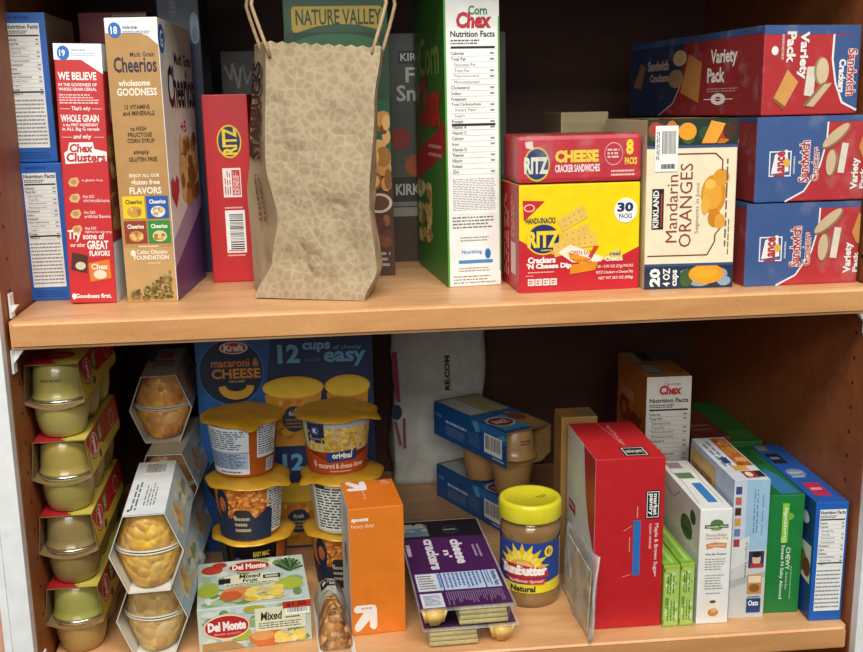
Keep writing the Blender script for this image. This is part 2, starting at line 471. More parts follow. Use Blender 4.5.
cb = clip(XL + .0004, .012, zl - TH - .0005, 'white plastic clip under the left end of the upper shelf', 1)
cb.children[0].location = (0, 0, -.0125); cb.children[0].scale = (1, 1, .6)
zr = S + TILT * XR
cc = clip(XR - .0006, .012, zr - TH - .0005, 'white plastic clip under the right end of the upper shelf', -1)
cc.children[0].location = (0, 0, -.0125); cc.children[0].scale = (1, 1, .6)
cd = clip(XL + .0004, .012, .0135, 'white plastic clip at the left end of the lower shelf', 1)
cd.scale = (1, 1, .62)
# ---------------------------------------------------------------- upper shelf
# two blue snack-bar cartons on end, one on the other
def bar_carton(label, z, x, y, h, lean=0):
    b = Box('snack_bar_box', label, 'box', x, y, z, 0, .0465, .12, h, '1F5FB4', True, lean, 'blue snack bar boxes by the left wall', sides={'right': '6A5A48'})
    P = b.face('front'); nutri(P, .12, .1, .86, .93, 14, .4); P.build('nutrition_panel', b.root, 'white printed nutrition panel')
    P = b.face('front'); P.lines(.15, .02, .85, .075, 3, '173F80', .5, 4); P.lines(.2, .95, .8, .985, 1, '173F80', .5, 2); P.build('small_print', b.root)
    P = b.face('right'); P.rect(.05, .1, .95, .9, '5E4C3A'); P.blobs(.1, .2, .9, .8, 26, ['8A6A40', '4E3A26', 'A08050', '3A2C20'], 5, .1, .05); P.build('side_picture', b.root)
    return b
bar_carton('blue snack bar box with a nutrition panel, lower of the two by the left wall', 0, -.3285, .118, .148)
bar_carton('blue snack bar box with a nutrition panel, standing on the one by the left wall', .1487, -.3335, .122, .153, .3)

# red cereal carton
b = Box('cereal_box', 'red cereal box with a white top corner and small cluster pictures', 'cereal box', -.2782, .0876, 0, .3, .0475, .175, .267, 'C3272B', True, 1.6, sides={'top': 'E8E8E4', 'right': 'B6282B'})
P = b.face('front')
P.poly([(0, 1), (0, .94), (.57, .94), (1, .888), (1, 1)], 'EEF1F2')
P.ell(.2, .965, .13, .027, '1E69B8'); P.text('19', .12, .953, .24, .977, 'FFFFFF')
P.text('WHOLE GRAIN', .36, .972, .66, .98, '2E6BA8'); P.lines(.36, .953, .9, .968, 2, '9FB4C8', .5, 3)
P.build('grain_badge', b.root, 'white corner with a round blue badge')
P = b.face('front')
W_ = 'F6F2EE'
P.text('WE BELIEVE', .06, .865, .86, .895, W_, bold=.03)
P.text('IN THE GOODNESS OF', .06, .842, .86, .854, W_); P.text('WHOLE GRAIN CEREAL.', .06, .825, .86, .837, W_)
P.lines(.06, .775, .9, .815, 4, 'F0C9C6', .5, 2)
P.text("That's why", .3, .748, .7, .768, W_, shear=.2)
P.text('WHOLE GRAIN', .06, .708, .86, .736, W_, bold=.03); P.text('is the FIRST INGREDIENT', .1, .692, .84, .703, W_); P.text('in ALL Big G cereals', .08, .672, .86, .688, W_)
P.text('and why', .3, .64, .68, .662, W_, shear=.2)
for a, c in ((.06, .27), (.73, .94)):
    P.rect(a, .757, c, .7585, W_); P.rect(a, .65, c, .6515, W_)
for k, (t1, t2) in enumerate((('is gluten free', None), ('Has NO', 'colors from artificial sources'), ('Has NO', 'artificial flavors'), ('Has NO', 'high fructose corn syrup'))):
    z = .475 - k * .062
    P.text(t1, .42, z + .004, .66 if t2 else .86, z + .016, W_, bold=0)
    if t2: P.text(t2, .42, z - .012, .98, z + .001, W_, bold=0)
P.text('Try', .04, .245, .32, .292, W_, bold=.03, shear=.1); P.text('some of', .36, .255, .82, .28, W_, bold=.02)
P.text('our other', .08, .225, .4, .242, W_, bold=.01); P.text('GREAT', .44, .215, .9, .25, W_, bold=.03); P.text('FLAVORS', .48, .188, .92, .21, W_, bold=.03)
P.ell(.09, .028, .045, .012, W_); P.text('Goodness first.', .12, .02, .9, .038, W_, bold=.03)
P.build('side_lettering', b.root, 'white lettering')
P = b.face('front')
P.poly([(.1, .548), (.5, .553), (.97, .56), (.98, .595), (.72, .606), (.7, .632), (.2, .63), (.16, .6), (.08, .59)], 'F3EFEA')
P.text('Chex', .2, .592, .7, .626, 'B5202A', bold=.04, shear=.15); P.text('Clusters', .12, .556, .95, .592, 'B5202A', bold=.04, shear=.1)
P.build('logo', b.root, 'white and red logo')
P = b.face('front')
for k in range(4):
    z = .477 - k * .062
    P.poly([(.12, z), (.18, z + .016), (.32, z + .02), (.36, z + .004), (.3, z - .016), (.16, z - .014)], 'D8B27A'); P.ell(.24, z + .003, .07, .01, 'B98A50')
P.poly([(.06, .135), (.4, .12), (.44, .19), (.1, .205)], '4A2820'); P.ell(.27, .15, .11, .016, 'D8C8B0'); P.poly([(.46, .085), (.92, .1), (.9, .175), (.44, .16)], 'D87A28'); P.text('Chex', .5, .135, .86, .158, 'F4E8D8', bold=.03); P.ell(.68, .115, .14, .018, 'E8D8C0')
P.build('cluster_pictures', b.root, 'small cereal pictures')
P = b.face('right'); P.rect(0, .9, 1, 1, 'EEF1F2'); P.rect(.0, .0, .7, .24, 'E9ECEE'); P.blobs(.0, .28, .3, .66, 30, ['C99A58', 'A87638', 'E0BC80', '8A5A2C'], 8, .1, .03); P.text('Chex', .1, .68, .9, .86, 'F4E8E0', bold=.04); P.build('front_print', b.root)

# tan cereal carton
b = Box('cereal_box', 'tan and white multi grain cereal box with four small carton pictures', 'cereal box', -.2185, .0859, 0, -3.6, .0535, .166, .292, 'EDEBE6', True, 0, sides={'right': 'E9E7E2'})
P = b.face('front')
P.poly([(0, 0), (.985, 0), (.985, .906), (.8, .938), (.62, .948), (0, .948)], 'B48A52')
P.rect(.0, .02, .985, .2, 'BE9862')
P.build('tan_panel', b.root, 'tan printed panel')
P = b.face('front'); P.lift += .0004
P.ell(.19, .958, .12, .026, '1E69B8'); P.text('18', .12, .945, .24, .971, 'FFFFFF'); P.text('WHOLE GRAIN', .34, .962, .62, .971, '2E6BA8'); P.lines(.34, .945, .9, .957, 2, '9FB4C8', .5, 3)
P.build('grain_badge', b.root, 'round blue badge')
P = b.face('front'); P.lift += .0004
P.text('Multi Grain', .44, .868, .9, .884, '4A2A3A', bold=.01); P.text('Cheerios', .12, .815, .93, .868, '33203E', bold=.02)
P.build('logo', b.root, 'dark purple lettering')
P = b.face('front'); P.lift += .0004
c1, c2 = 'F2E8D4', '4E3418'
P.text('wholesome', .18, .768, .78, .79, c1, bold=.03); P.text('GOODNESS', .14, .735, .9, .762, c1, bold=.03)
P.text('12 VITAMINS', .26, .69, .74, .705, c2); P.text('and MINERALS', .22, .668, .82, .684, c2)
P.text('no HIGH', .34, .615, .64, .63, c2); P.text('FRUCTOSE', .28, .594, .74, .609, c2); P.text('CORN SYRUP', .26, .573, .78, .588, c2)
P.text('simply', .36, .53, .66, .548, c2); P.text('GLUTEN FREE', .26, .508, .8, .523, c2)
P.build('side_lettering', b.root, 'cream and brown lettering'); P = b.face('front'); P.lift += .0004
P.text('ENJOY ALL OUR', .24, .448, .82, .464, c1); P.text('gluten free', .26, .42, .82, .444, c1, bold=.03); P.text('FLAVORS', .22, .392, .84, .417, c1, bold=.03)
P.build('side_lettering', b.root, 'cream lettering'); P = b.face('front'); P.lift += .0004; P.lines(.3, .2, .72, .208, 1, 'EDE2CC', .6, 3); P.text('Celiac Disease', .26, .176, .86, .192, c1); P.text('FOUNDATION', .2, .155, .88, .172, c1, bold=.03); P.text('celiac.org', .46, .138, .7, .148, c1, bold=0)
P.ell(.19, .18, .05, .012, c1)
P.build('side_lettering', b.root, 'cream and brown lettering')
P = b.face('front'); P.lift += .0004
for k, (c, ring) in enumerate((('E8C818', 'C89830'), ('2156A8', 'D8E0E8'), ('8E3A22', 'C88848'), ('2E8A3C', 'D8C890'))):
    x = .06 + .46 * (k % 2); z = .305 - .088 * (k // 2)
    P.rect(x, z, x + .43, z + .08, c); P.text('Cheerios', x + .06, z + .052, x + .38, z + .068, 'F4F0E0' if k else '2A2A20', bold=.03); P.ell(x + .22, z + .024, .14, .02, ring); P.blobs(x + .1, z + .01, x + .36, z + .04, 9, ['C89848', 'E0C078', 'A87030'], 4 + k, .04, .006)
P.build('carton_pictures', b.root, 'four small carton pictures')
P = b.face('front'); P.lift += .0004
rnd = random.Random(5)
for k in range(230):
    u = rnd.random(); v = rnd.random()
    if v > .35 + .65 * u and v > .5: continue
    P.ell(.1 + .8 * u, .015 + .1 * v * (.5 + .5 * u), .026, .0055, rnd.choice(['6E5A2A', '8A7438', '574620', 'A08C48']), 7)
P.build('grain_picture', b.root, 'scattered grain picture')
P = b.face('right')
P.poly([(0, .0), (1, .0), (1, .3), (0, .12)], '5E3F7C'); P.poly([(0, .12), (1, .3), (1, .42), (0, .22)], 'A894B4')
P.ell(.62, .46, .3, .13, 'D8B070'); P.blobs(.36, .32, .95, .6, 40, ['B98440', 'E0C080', '8E5C28'], 6, .07, .03)
P.build('purple_corner', b.root, 'purple and cereal printed front')
P = b.face('right')
P.text('Multi Grain', .4, .85, .96, .895, '3A3038', bold=.02); P.text('Cheerios', .16, .69, .99, .845, '241826', bold=.03)
P.poly([(.04, .38), (.16, .33), (.28, .39), (.28, .43), (.22, .45), (.16, .425), (.1, .445), (.04, .43)], 'C02030'); P.text('+5', .46, .6, .64, .645, 'C03038')
P.ell(.07, .93, .09, .05, '1E69B8'); P.text('G', .03, .9, .11, .96, 'F4F4F4')
P.line([(.0, .82), (.28, 1)], .006, 'B9B6B0', .57)
P.build('front_lettering', b.root, 'dark front lettering')

# dark cartons at the back of the upper shelf
b = Box('cereal_box', 'dark red box with a pale top strip, behind the red and tan cereal boxes', 'box', -.292, .3, 0, 0, .082, .07, .318, '7E1A1C', True)
P = b.face('front'); P.rect(.5, .955, .98, .99, '9A938A'); P.lines(.52, .96, .96, .985, 3, '5A544C', .5, 3); P.build('pale_strip', b.root, 'pale grey strip')
b = Box('cereal_box', 'tall navy box with a pale oval mark, behind the tan cereal box', 'box', -.196, .283, 0, 0, .05, .1, .36, '22344F', True)
P = b.face('front')
P.ell(.87, .84, .1, .034, '8FA3B5'); P.ell(.87, .802, .1, .03, '8FA3B5'); P.rect(.77, .8, .97, .845, '8FA3B5'); P.ell(.87, .804, .075, .024, '5B7890')
P.build('oval_mark', b.root, 'pale oval mark'); P = b.face('front'); P.rect(.3, .86, .47, 1, '55606A'); P.lines(.31, .87, .46, .99, 9, '8A949C', .4, 2); P.build('side_strip', b.root)
b = Box('dark_carton', 'black box with faint pale script, behind the narrow red box', 'box', -.139, .425, 0, 0, .055, .08, .278, '121212', True)
P = b.face('front'); P.line([(.1, .93), (.25, .86), (.3, .94), (.42, .82), (.5, .92)], .012, '8E8E86', .2); P.line([(.55, .93), (.62, .84), (.75, .9)], .01, '77776F', .2); P.build('pale_script', b.root, 'pale script')

# narrow red cracker box
b = Box('cracker_box', 'narrow red cracker box with a blue and yellow round logo, left of the paper bag', 'cracker box', -.1401, .1958, 0, 0, .0515, .19, .2165, 'BE1C22', True)
P = b.face('front'); P.ell(.55, .755, .27, .088, 'E0B92A'); P.ell(.55, .755, .24, .078, '182A55'); P.text('RITZ', .4, .685, .72, .828, 'EFCB2C', rot=90, bold=.04); P.build('logo', b.root, 'round blue and yellow logo')
P = b.face('front'); P.rect(.36, .46, .76, .615, 'EDE6E0'); P.rect(.56, .47, .74, .605, 'C33A38'); P.lines(.58, .475, .72, .6, 5, 'EDE0DC', .5, 4, 90, .2); P.lines(.38, .475, .54, .6, 3, '9A3230', .4, 6, 90, .3); P.build('info_panel', b.root, 'small white panel')
P = b.face('front'); P.bars(.36, .16, .8, .39, 5, 1); P.lines(.4, .165, .76, .178, 1, 'C04040', .7, 3); P.rect(.36, .4, .76, .408, 'E0A8A4'); P.rect(.36, .142, .76, .15, 'E0A8A4'); P.build('barcode', b.root, 'white patch with bars')

# green granola carton
b = Box('granola_bar_box', 'green granola bar box with a yellow name banner, behind the paper bag', 'granola box', -.0435, .2, 0, 0, .119, .07, .335, '1E5C34', True)
P = b.face('front')
P.poly([(.08, .855), (.1, .842), (.32, .865), (.5, .872), (.72, .868), (.93, .85), (.95, .865), (.95, .922), (.92, .93), (.1, .93), (.08, .92)], 'D8B93A')
P.text('NATURE VALLEY', .12, .868, .94, .92, '234A2A', bold=.02); P.build('name_banner', b.root, 'yellow banner with green lettering')
P = b.face('front'); P.rect(.0, .62, 1, .845, '17482A'); P.rect(.68, .74, .95, .79, '1A2C28'); P.ell(.5, .8, .42, .04, '2F7A46'); P.rect(0, 0, 1, .38, '452A1C'); P.blobs(.55, .3, .99, .58, 60, ['C89048', 'A8702E', 'E0B068', '6E4018', '8A5A28'], 3, .06, .03)
P.ell(.86, .26, .13, .035, 'C8B8A0'); P.ell(.86, .26, .1, .026, '5E3A24'); P.blobs(.5, .1, .98, .22, 20, ['6E3A20', '8A5230', '5A2A18'], 9, .06, .025); P.lines(.7, .03, .97, .09, 3, '9A9086', .5, 3, 0, .4); P.build('food_picture', b.root, 'granola picture')

# fruit snack carton
b = Box('fruit_snack_box', 'shade-darkened grey fruit snack box with red fruit spots, behind the tall corn cereal box', 'box', .0815, .31, 0, 0, .15, .09, .289, '4E5349', True)  # dim light at the shelf back is put into the body colour
P = b.face('front')
P.rect(.08, .87, .55, .925, '1E1E1E'); P.text('KIRKLAND', .1, .882, .53, .915, 'E4E2DC', bold=.02); P.text('Fruit', .14, .79, .5, .855, 'D9D8C8'); P.text('Snacks', .06, .71, .54, .78, 'D9D8C8')
P.build('lettering', b.root, 'pale lettering')
P = b.face('front'); P.rect(0, .0, 1, .2, '3C2A1A'); P.rect(0, .2, 1, .38, '2A2C22'); P.rect(0, .25, .6, .27, '77776F')
P.text('KIRKLAND', .03, .3, .5, .35, 'B9B8AE', bold=.03)
for k, (x, z, c) in enumerate(((.08, .55, '9E2A1E'), (.3, .56, 'A03020'), (.2, .43, 'A8501E'), (.45, .44, '8A2A4A'))): P.ell(x, z, .085, .048, c)
P.rect(.0, .205, .6, .245, '8E8A7E'); P.build('fruit_picture', b.root, 'round fruit pictures')

# tall corn cereal carton
b = Box('cereal_box', 'tall green and white corn cereal box showing its full height nutrition panel', 'cereal box', .1281, .1008, 0, 4.7, .0607, .19, .322, 'E9EAE6', True, sides={'left': '35702A'})
P = b.face('front'); P.rect(0, 0, .035, 1, '4E9A38'); P.rect(.972, .05, 1, .9, '5A9448'); P.build('green_edge', b.root, 'green printed edge')
P = b.face('front'); nutri(P, .09, .25, .94, .862, 22, .2, paperc='EFF0ED'); P.lines(.1, .2, .92, .245, 4, '777A7C', .4, 13, 0, .08); P.build('nutrition_panel', b.root, 'nutrition panel')
P = b.face('front'); P.text('Corn', .44, .905, .78, .935, '3E7E3A', bold=.03); P.text('Chex', .22, .862, .86, .915, 'B92A38', bold=.05, shear=.1); P.build('logo', b.root, 'green and red logo')
P = b.face('front'); P.rect(.2, .08, .84, .135, 'DCE8F0'); P.rect(.2, .08, .84, .092, '3E8AC0'); P.text('Nourishing', .26, .11, .64, .127, '2A6AA8', bold=.02, shear=.1); P.ell(.75, .112, .055, .018, '2A6AA8'); P.lines(.24, .155, .8, .175, 2, '8A8C8E', .4, 3); P.lines(.2, .05, .8, .068, 2, '8A8C8E', .4, 4); P.lines(.1, .008, .92, .04, 3, '8A8C8E', .4, 5); P.build('info_panel', b.root, 'blue and white notice')
P = b.face('left')
P.poly([(0, .34), (1, .47), (1, .0), (0, 0)], '3C7A2C'); P.poly([(0, .33), (1, .46), (1, .56), (0, .44)], 'A8262A'); P.lines(.45, .43, .9, .49, 2, 'D8A09A', .4, 4)
P.blobs(.05, .1, .55, .34, 50, ['D8B868', 'B89040', 'EAD49A'], 4, .07, .02)
P.build('front_print', b.root, 'red band and cereal picture')
P = b.face('left'); P.lift += .0004; P.text('Corn', .2, .72, .86, .86, '8AA04A', bold=.02); P.text('Chex', .12, .54, .9, .72, 'B8281E', bold=.05); P.build('front_lettering', b.root, 'red and olive lettering')

# yellow and red cracker carton with the wrapped sandwich pack on it
b = Box('cracker_box', 'yellow and red crackers and cheese dip box marked 30 packs', 'cracker box', .1979, .0469, 0, 1.7, .1318, .1, .1145, 'F2D400', True, sides={'left': 'B8222A', 'top': 'C9A91C'})
P = b.face('front')
P.poly([(0, 0), (1, 0), (1, .4), (.82, .3), (.6, .27), (.4, .33), (.25, .36), (.1, .43), (0, .5)], 'BF1F2C'); P.build('red_band', b.root, 'red lower band')
P = b.face('front'); P.lift += .0004
P.ell(.2, .5, .145, .15, 'E8BE20'); P.ell(.2, .5, .13, .135, '1B2F63'); P.text('RITZ', .07, .42, .335, .575, 'F4D02A', bold=.05); P.lines(.18, .385, .3, .405, 1, 'D8C060', .6, 2); P.text('HANDI-SNACKS', .055, .645, .3, .7, '2A2A50', bold=.02); P.build('logo', b.root, 'round blue and yellow logo')
P = b.face('front'); P.lift += .0004
P.poly([(.03, .86), (.21, .85), (.04, .67)], 'C8202C'); P.ell(.085, .79, .045, .035, 'F0D8D0'); P.ell(.085, .79, .036, .026, 'C8202C'); P.build('corner_seal', b.root, 'red corner triangle')
P = b.face('front'); P.lift += .0004
P.ell(.88, .74, .095, .115, 'F2F3F0'); P.text('30', .81, .725, .945, .815, '1B2F63', bold=.05); P.text('PACKS', .825, .665, .935, .71, '1B2F63'); P.build('count_badge', b.root, 'round white badge')
P = b.face('front'); P.lift += .0009
w_ = 'F5EEEA'
P.text('Crackers', .07, .275, .3, .335, w_, bold=.05); P.text("'N Cheese Dip", .06, .21, .43, .275, w_, bold=.05); P.lines(.07, .18, .3, .2, 1, 'E8B0A8', .6, 3)
for k in range(4): P.rect(.07 + .062*k, .065, .125 + .062*k, .13, 'E9D8D4'); P.lines(.08 + .062*k, .075, .115 + .062*k, .12, 2, '9A3A3A', .5, 3, 0, .6)
P.lines(.05, .15, .12, .165, 1, 'E8B0A8', .6, 3)
P.text('30 - 0.95 OZ (27g) PACKS', .65, .2, .95, .235, w_, bold=.01); P.text('RITZ Crackers n Cheese Dip', .64, .145, .95, .18, w_, bold=.01); P.text('NET WT 28.5 OZ (808g)', .66, .09, .95, .125, w_, bold=.01); P.build('lettering', b.root, 'white lettering')
P = b.face('front'); P.lift += .0003
for k, (x, y, a) in enumerate(((.44, .68, .5), (.47, .53, .32), (.4, .42, .25), (.52, .47, .1))):
    c, s_ = math.cos(a), math.sin(a); q = [(x + (i*c*.12 - j*s_*.045)*1, y + (i*s_*.12 + j*c*.055)*1.15) for i, j in ((-1, -1), (1, -1), (1, 1), (-1, 1))]
    P.poly(q, 'E4BE58'); 
    for i in (-.6, -.2, .2, .6):
        for j in (-.4, .4): P.ell(x + i*c*.12 - j*s_*.045, y + (i*s_*.12 + j*c*.055)*1.15, .006, .007, 'A87A2C', 6)
P.poly([(.32, .37), (.42, .44), (.7, .31), (.68, .27), (.44, .27)], 'EFE8D8'); P.poly([(.4, .37), (.6, .3), (.54, .24), (.42, .3)], 'E79A1E'); P.poly([(.42, .16), (.63, .19), (.655, .27), (.42, .25)], 'DD8C1A')
P.poly([(.57, .32), (.6, .3), (.66, .42), (.62, .42)], 'C8402A')
P.text('OPEN EASY', .42, .34, .62, .38, 'B8302A', bold=.01); P.text('THIS SIDE', .44, .27, .6, .3, 'B8302A', bold=.01)
P.poly([(.72, .34), (.84, .4), (.86, .3), (.73, .29)], 'E9C848'); P.text('real', .75, .32, .84, .36, '204A90', bold=.03); P.text('Cheese', .71, .27, .86, .315, 'F0F0F0', bold=.03)
P.build('cracker_picture', b.root, 'crackers and cheese dip picture')
P = b.face('left'); P.lines(.2, .1, .5, .9, 3, 'E8B8B4', .4, 7, 90, .2); P.rect(.6, .15, .85, .45, 'E0C8C4'); P.lines(.62, .5, .8, .9, 2, 'E8B8B4', .4, 8, 90, .2); P.build('side_lettering', b.root, 'white side lettering')

b = Box('cracker_pack', 'red film-wrapped cheese cracker sandwich pack lying on the yellow box', 'cracker pack', .1965, .052, .1155, -.3, .1335, .09, .05, 'BE2C3A', True, rough=.35, bev=.005, part='pack_body', sides={'top': '96302E'})
P = b.face('front'); P.ell(.155, .4, .105, .36, 'C9B23A'); P.ell(.155, .4, .093, .32, '1C3260'); P.text('RITZ', .055, .2, .245, .55, 'D8D8C8', bold=.05); P.build('logo', b.root, 'round blue and yellow logo')
P = b.face('front')
P.text('CHEESE', .3, .42, .65, .68, 'E6C93A', bold=.06); P.text('CRACKER SANDWICHES', .3, .22, .66, .38, 'EFE0DC', bold=.03)
P.ell(.77, .58, .075, .24, 'D8A8A4'); P.ell(.77, .58, .07, .22, 'B82838'); P.lines(.72, .48, .82, .7, 3, 'E8C8C0', .5, 3, 0, .4); P.text('8', .87, .55, .93, .88, 'F0CF30', bold=.05); P.text('PACKS', .86, .35, .96, .5, 'F0CF30', bold=.04); P.lines(.75, .1, .95, .26, 2, 'E8C0BC', .5, 4)
P.poly([(.06, .86), (.12, .88), (.13, .7), (.07, .74)], 'E8D0C8'); P.build('lettering', b.root, 'yellow and white lettering')
fb = bmesh.new(); add_box(fb, -.0685, .0685, -.0468, .0468, -.0003, .0512, .006, 3)
link('film_wrap', fb, FILM, b.root, True, 'clear film wrap')

# mandarin carton
b = Box('fruit_cup_box', 'cream mandarin orange fruit cup box with a barcode sticker, lettering turned sideways', 'box', .3322, .0392, 0, -3, .0963, .2, .1785, 'EFE3C3', True, sides={'top': '6A5A38', 'left': 'D8CCA8'})
P = b.face('front')
P.rect(.0, .85, 1, 1, '1C2E22'); P.blobs(.01, .855, .99, .995, 14, ['3A5A2A', '8A2E1E', 'C8701E', 'A83A20', '2A4A28'], 4, .1, .045); P.poly([(.6, .86), (.7, .99), (.86, .97), (.76, .86)], 'F0A030'); P.ell(.44, .93, .1, .05, 'E89A20'); P.ell(.9, .93, .07, .05, '4A2818'); P.rect(0, .835, 1, .85, '3A4E78'); P.build('fruit_border', b.root, 'dark fruit picture border')
P = b.face('front'); P.rect(.0, .0, 1, .135, '20304A'); P.blobs(.4, .01, .98, .12, 14, ['2E4A2A', '3E5E30', '8AA0B8'], 3, .1, .03)
P.ell(.7, .085, .2, .06, 'E39A1E'); P.ell(.68, .095, .15, .035, 'EBA82C'); P.rect(0, .135, 1, .152, '3A4E78'); P.text('20', .06, .015, .18, .125, 'F2F2EE', rot=90, bold=.05); P.text('4 OZ', .21, .015, .29, .125, 'F2F2EE', rot=90, bold=.03); P.text('cups', .32, .015, .39, .115, 'F2F2EE', rot=90, bold=.03); P.build('count_band', b.root, 'dark lower band with white lettering')
P = b.face('front'); P.line([(.03, .2), (.7, .2), (.78, .28), (.78, .32), (.84, .36)], .008, '7A3A2A', .54); P.line([(.84, .7), (.84, .76), (.76, .8), (.1, .8)], .008, '7A3A2A', .54)
P.rect(.07, .36, .2, .6, '1E1B1A'); P.text('KIRKLAND', .08, .37, .145, .59, 'F0EFEA', rot=90, bold=.03); P.lines(.16, .375, .19, .585, 1, 'B83A32', .6, 4, 90); P.build('brand_block', b.root, 'black block and brown outline')
P = b.face('front'); P.text('Mandarin', .23, .28, .355, .68, '8A4036', rot=90, bold=0); P.text('ORANGES', .375, .25, .515, .745, '8A4036', rot=90, bold=0); P.text('Segments in Juice', .55, .33, .605, .63, '9A6A50', rot=90, bold=0); P.lines(.88, .25, .91, .8, 1, '6A6454', .6, 4, 90, .12); P.lines(.92, .2, .94, .45, 1, '6A6454', .6, 5, 90, .12); P.build('lettering', b.root, 'brown sideways lettering')
P = b.face('front'); P.ell(.75, .56, .14, .115, 'D98E1E'); P.ell(.74, .56, .105, .09, 'E6A434'); P.ell(.83, .66, .09, .05, 'DE9A2A'); P.ell(.77, .42, .075, .055, 'D08418'); P.ell(.83, .4, .06, .045, 'E2A238'); P.ell(.66, .5, .045, .06, 'E8AE42'); P.ell(.71, .62, .06, .03, 'EEBC58'); P.build('fruit_picture', b.root, 'orange segments picture')
P = b.face('front'); P.lift += .0006; P.rect(.09, .7, .34, .965, 'F1F1EE'); P.bars(.15, .76, .33, .95, 6); P.lines(.1, .77, .14, .95, 2, '3A3A3A', .5, 3, 90, .15); P.lines(.16, .71, .32, .75, 1, '3A3A3A', .7, 3); P.build('barcode', b.root, 'white sticker with bars')
P = b.face('top'); P.rect(.02, .02, .3, .3, '2E3A24'); P.blobs(.02, .02, .98, .35, 20, ['C8701E', '3A5A2A', '8A2E1E', 'E0A838'], 5, .1, .08); P.build('top_print', b.root)

b = Box('cardboard_box', 'plain cream box behind the wrapped crackers, left of the mandarin box', 'box', .292, .262, 0, -2, .06, .13, .187, 'A89A72', True)
P = b.face('front'); P.rect(.03, .05, .97, .93, '9A8C66'); P.lines(.2, .5, .8, .7, 4, '77693F', .4, 3); P.build('front_print', b.root)

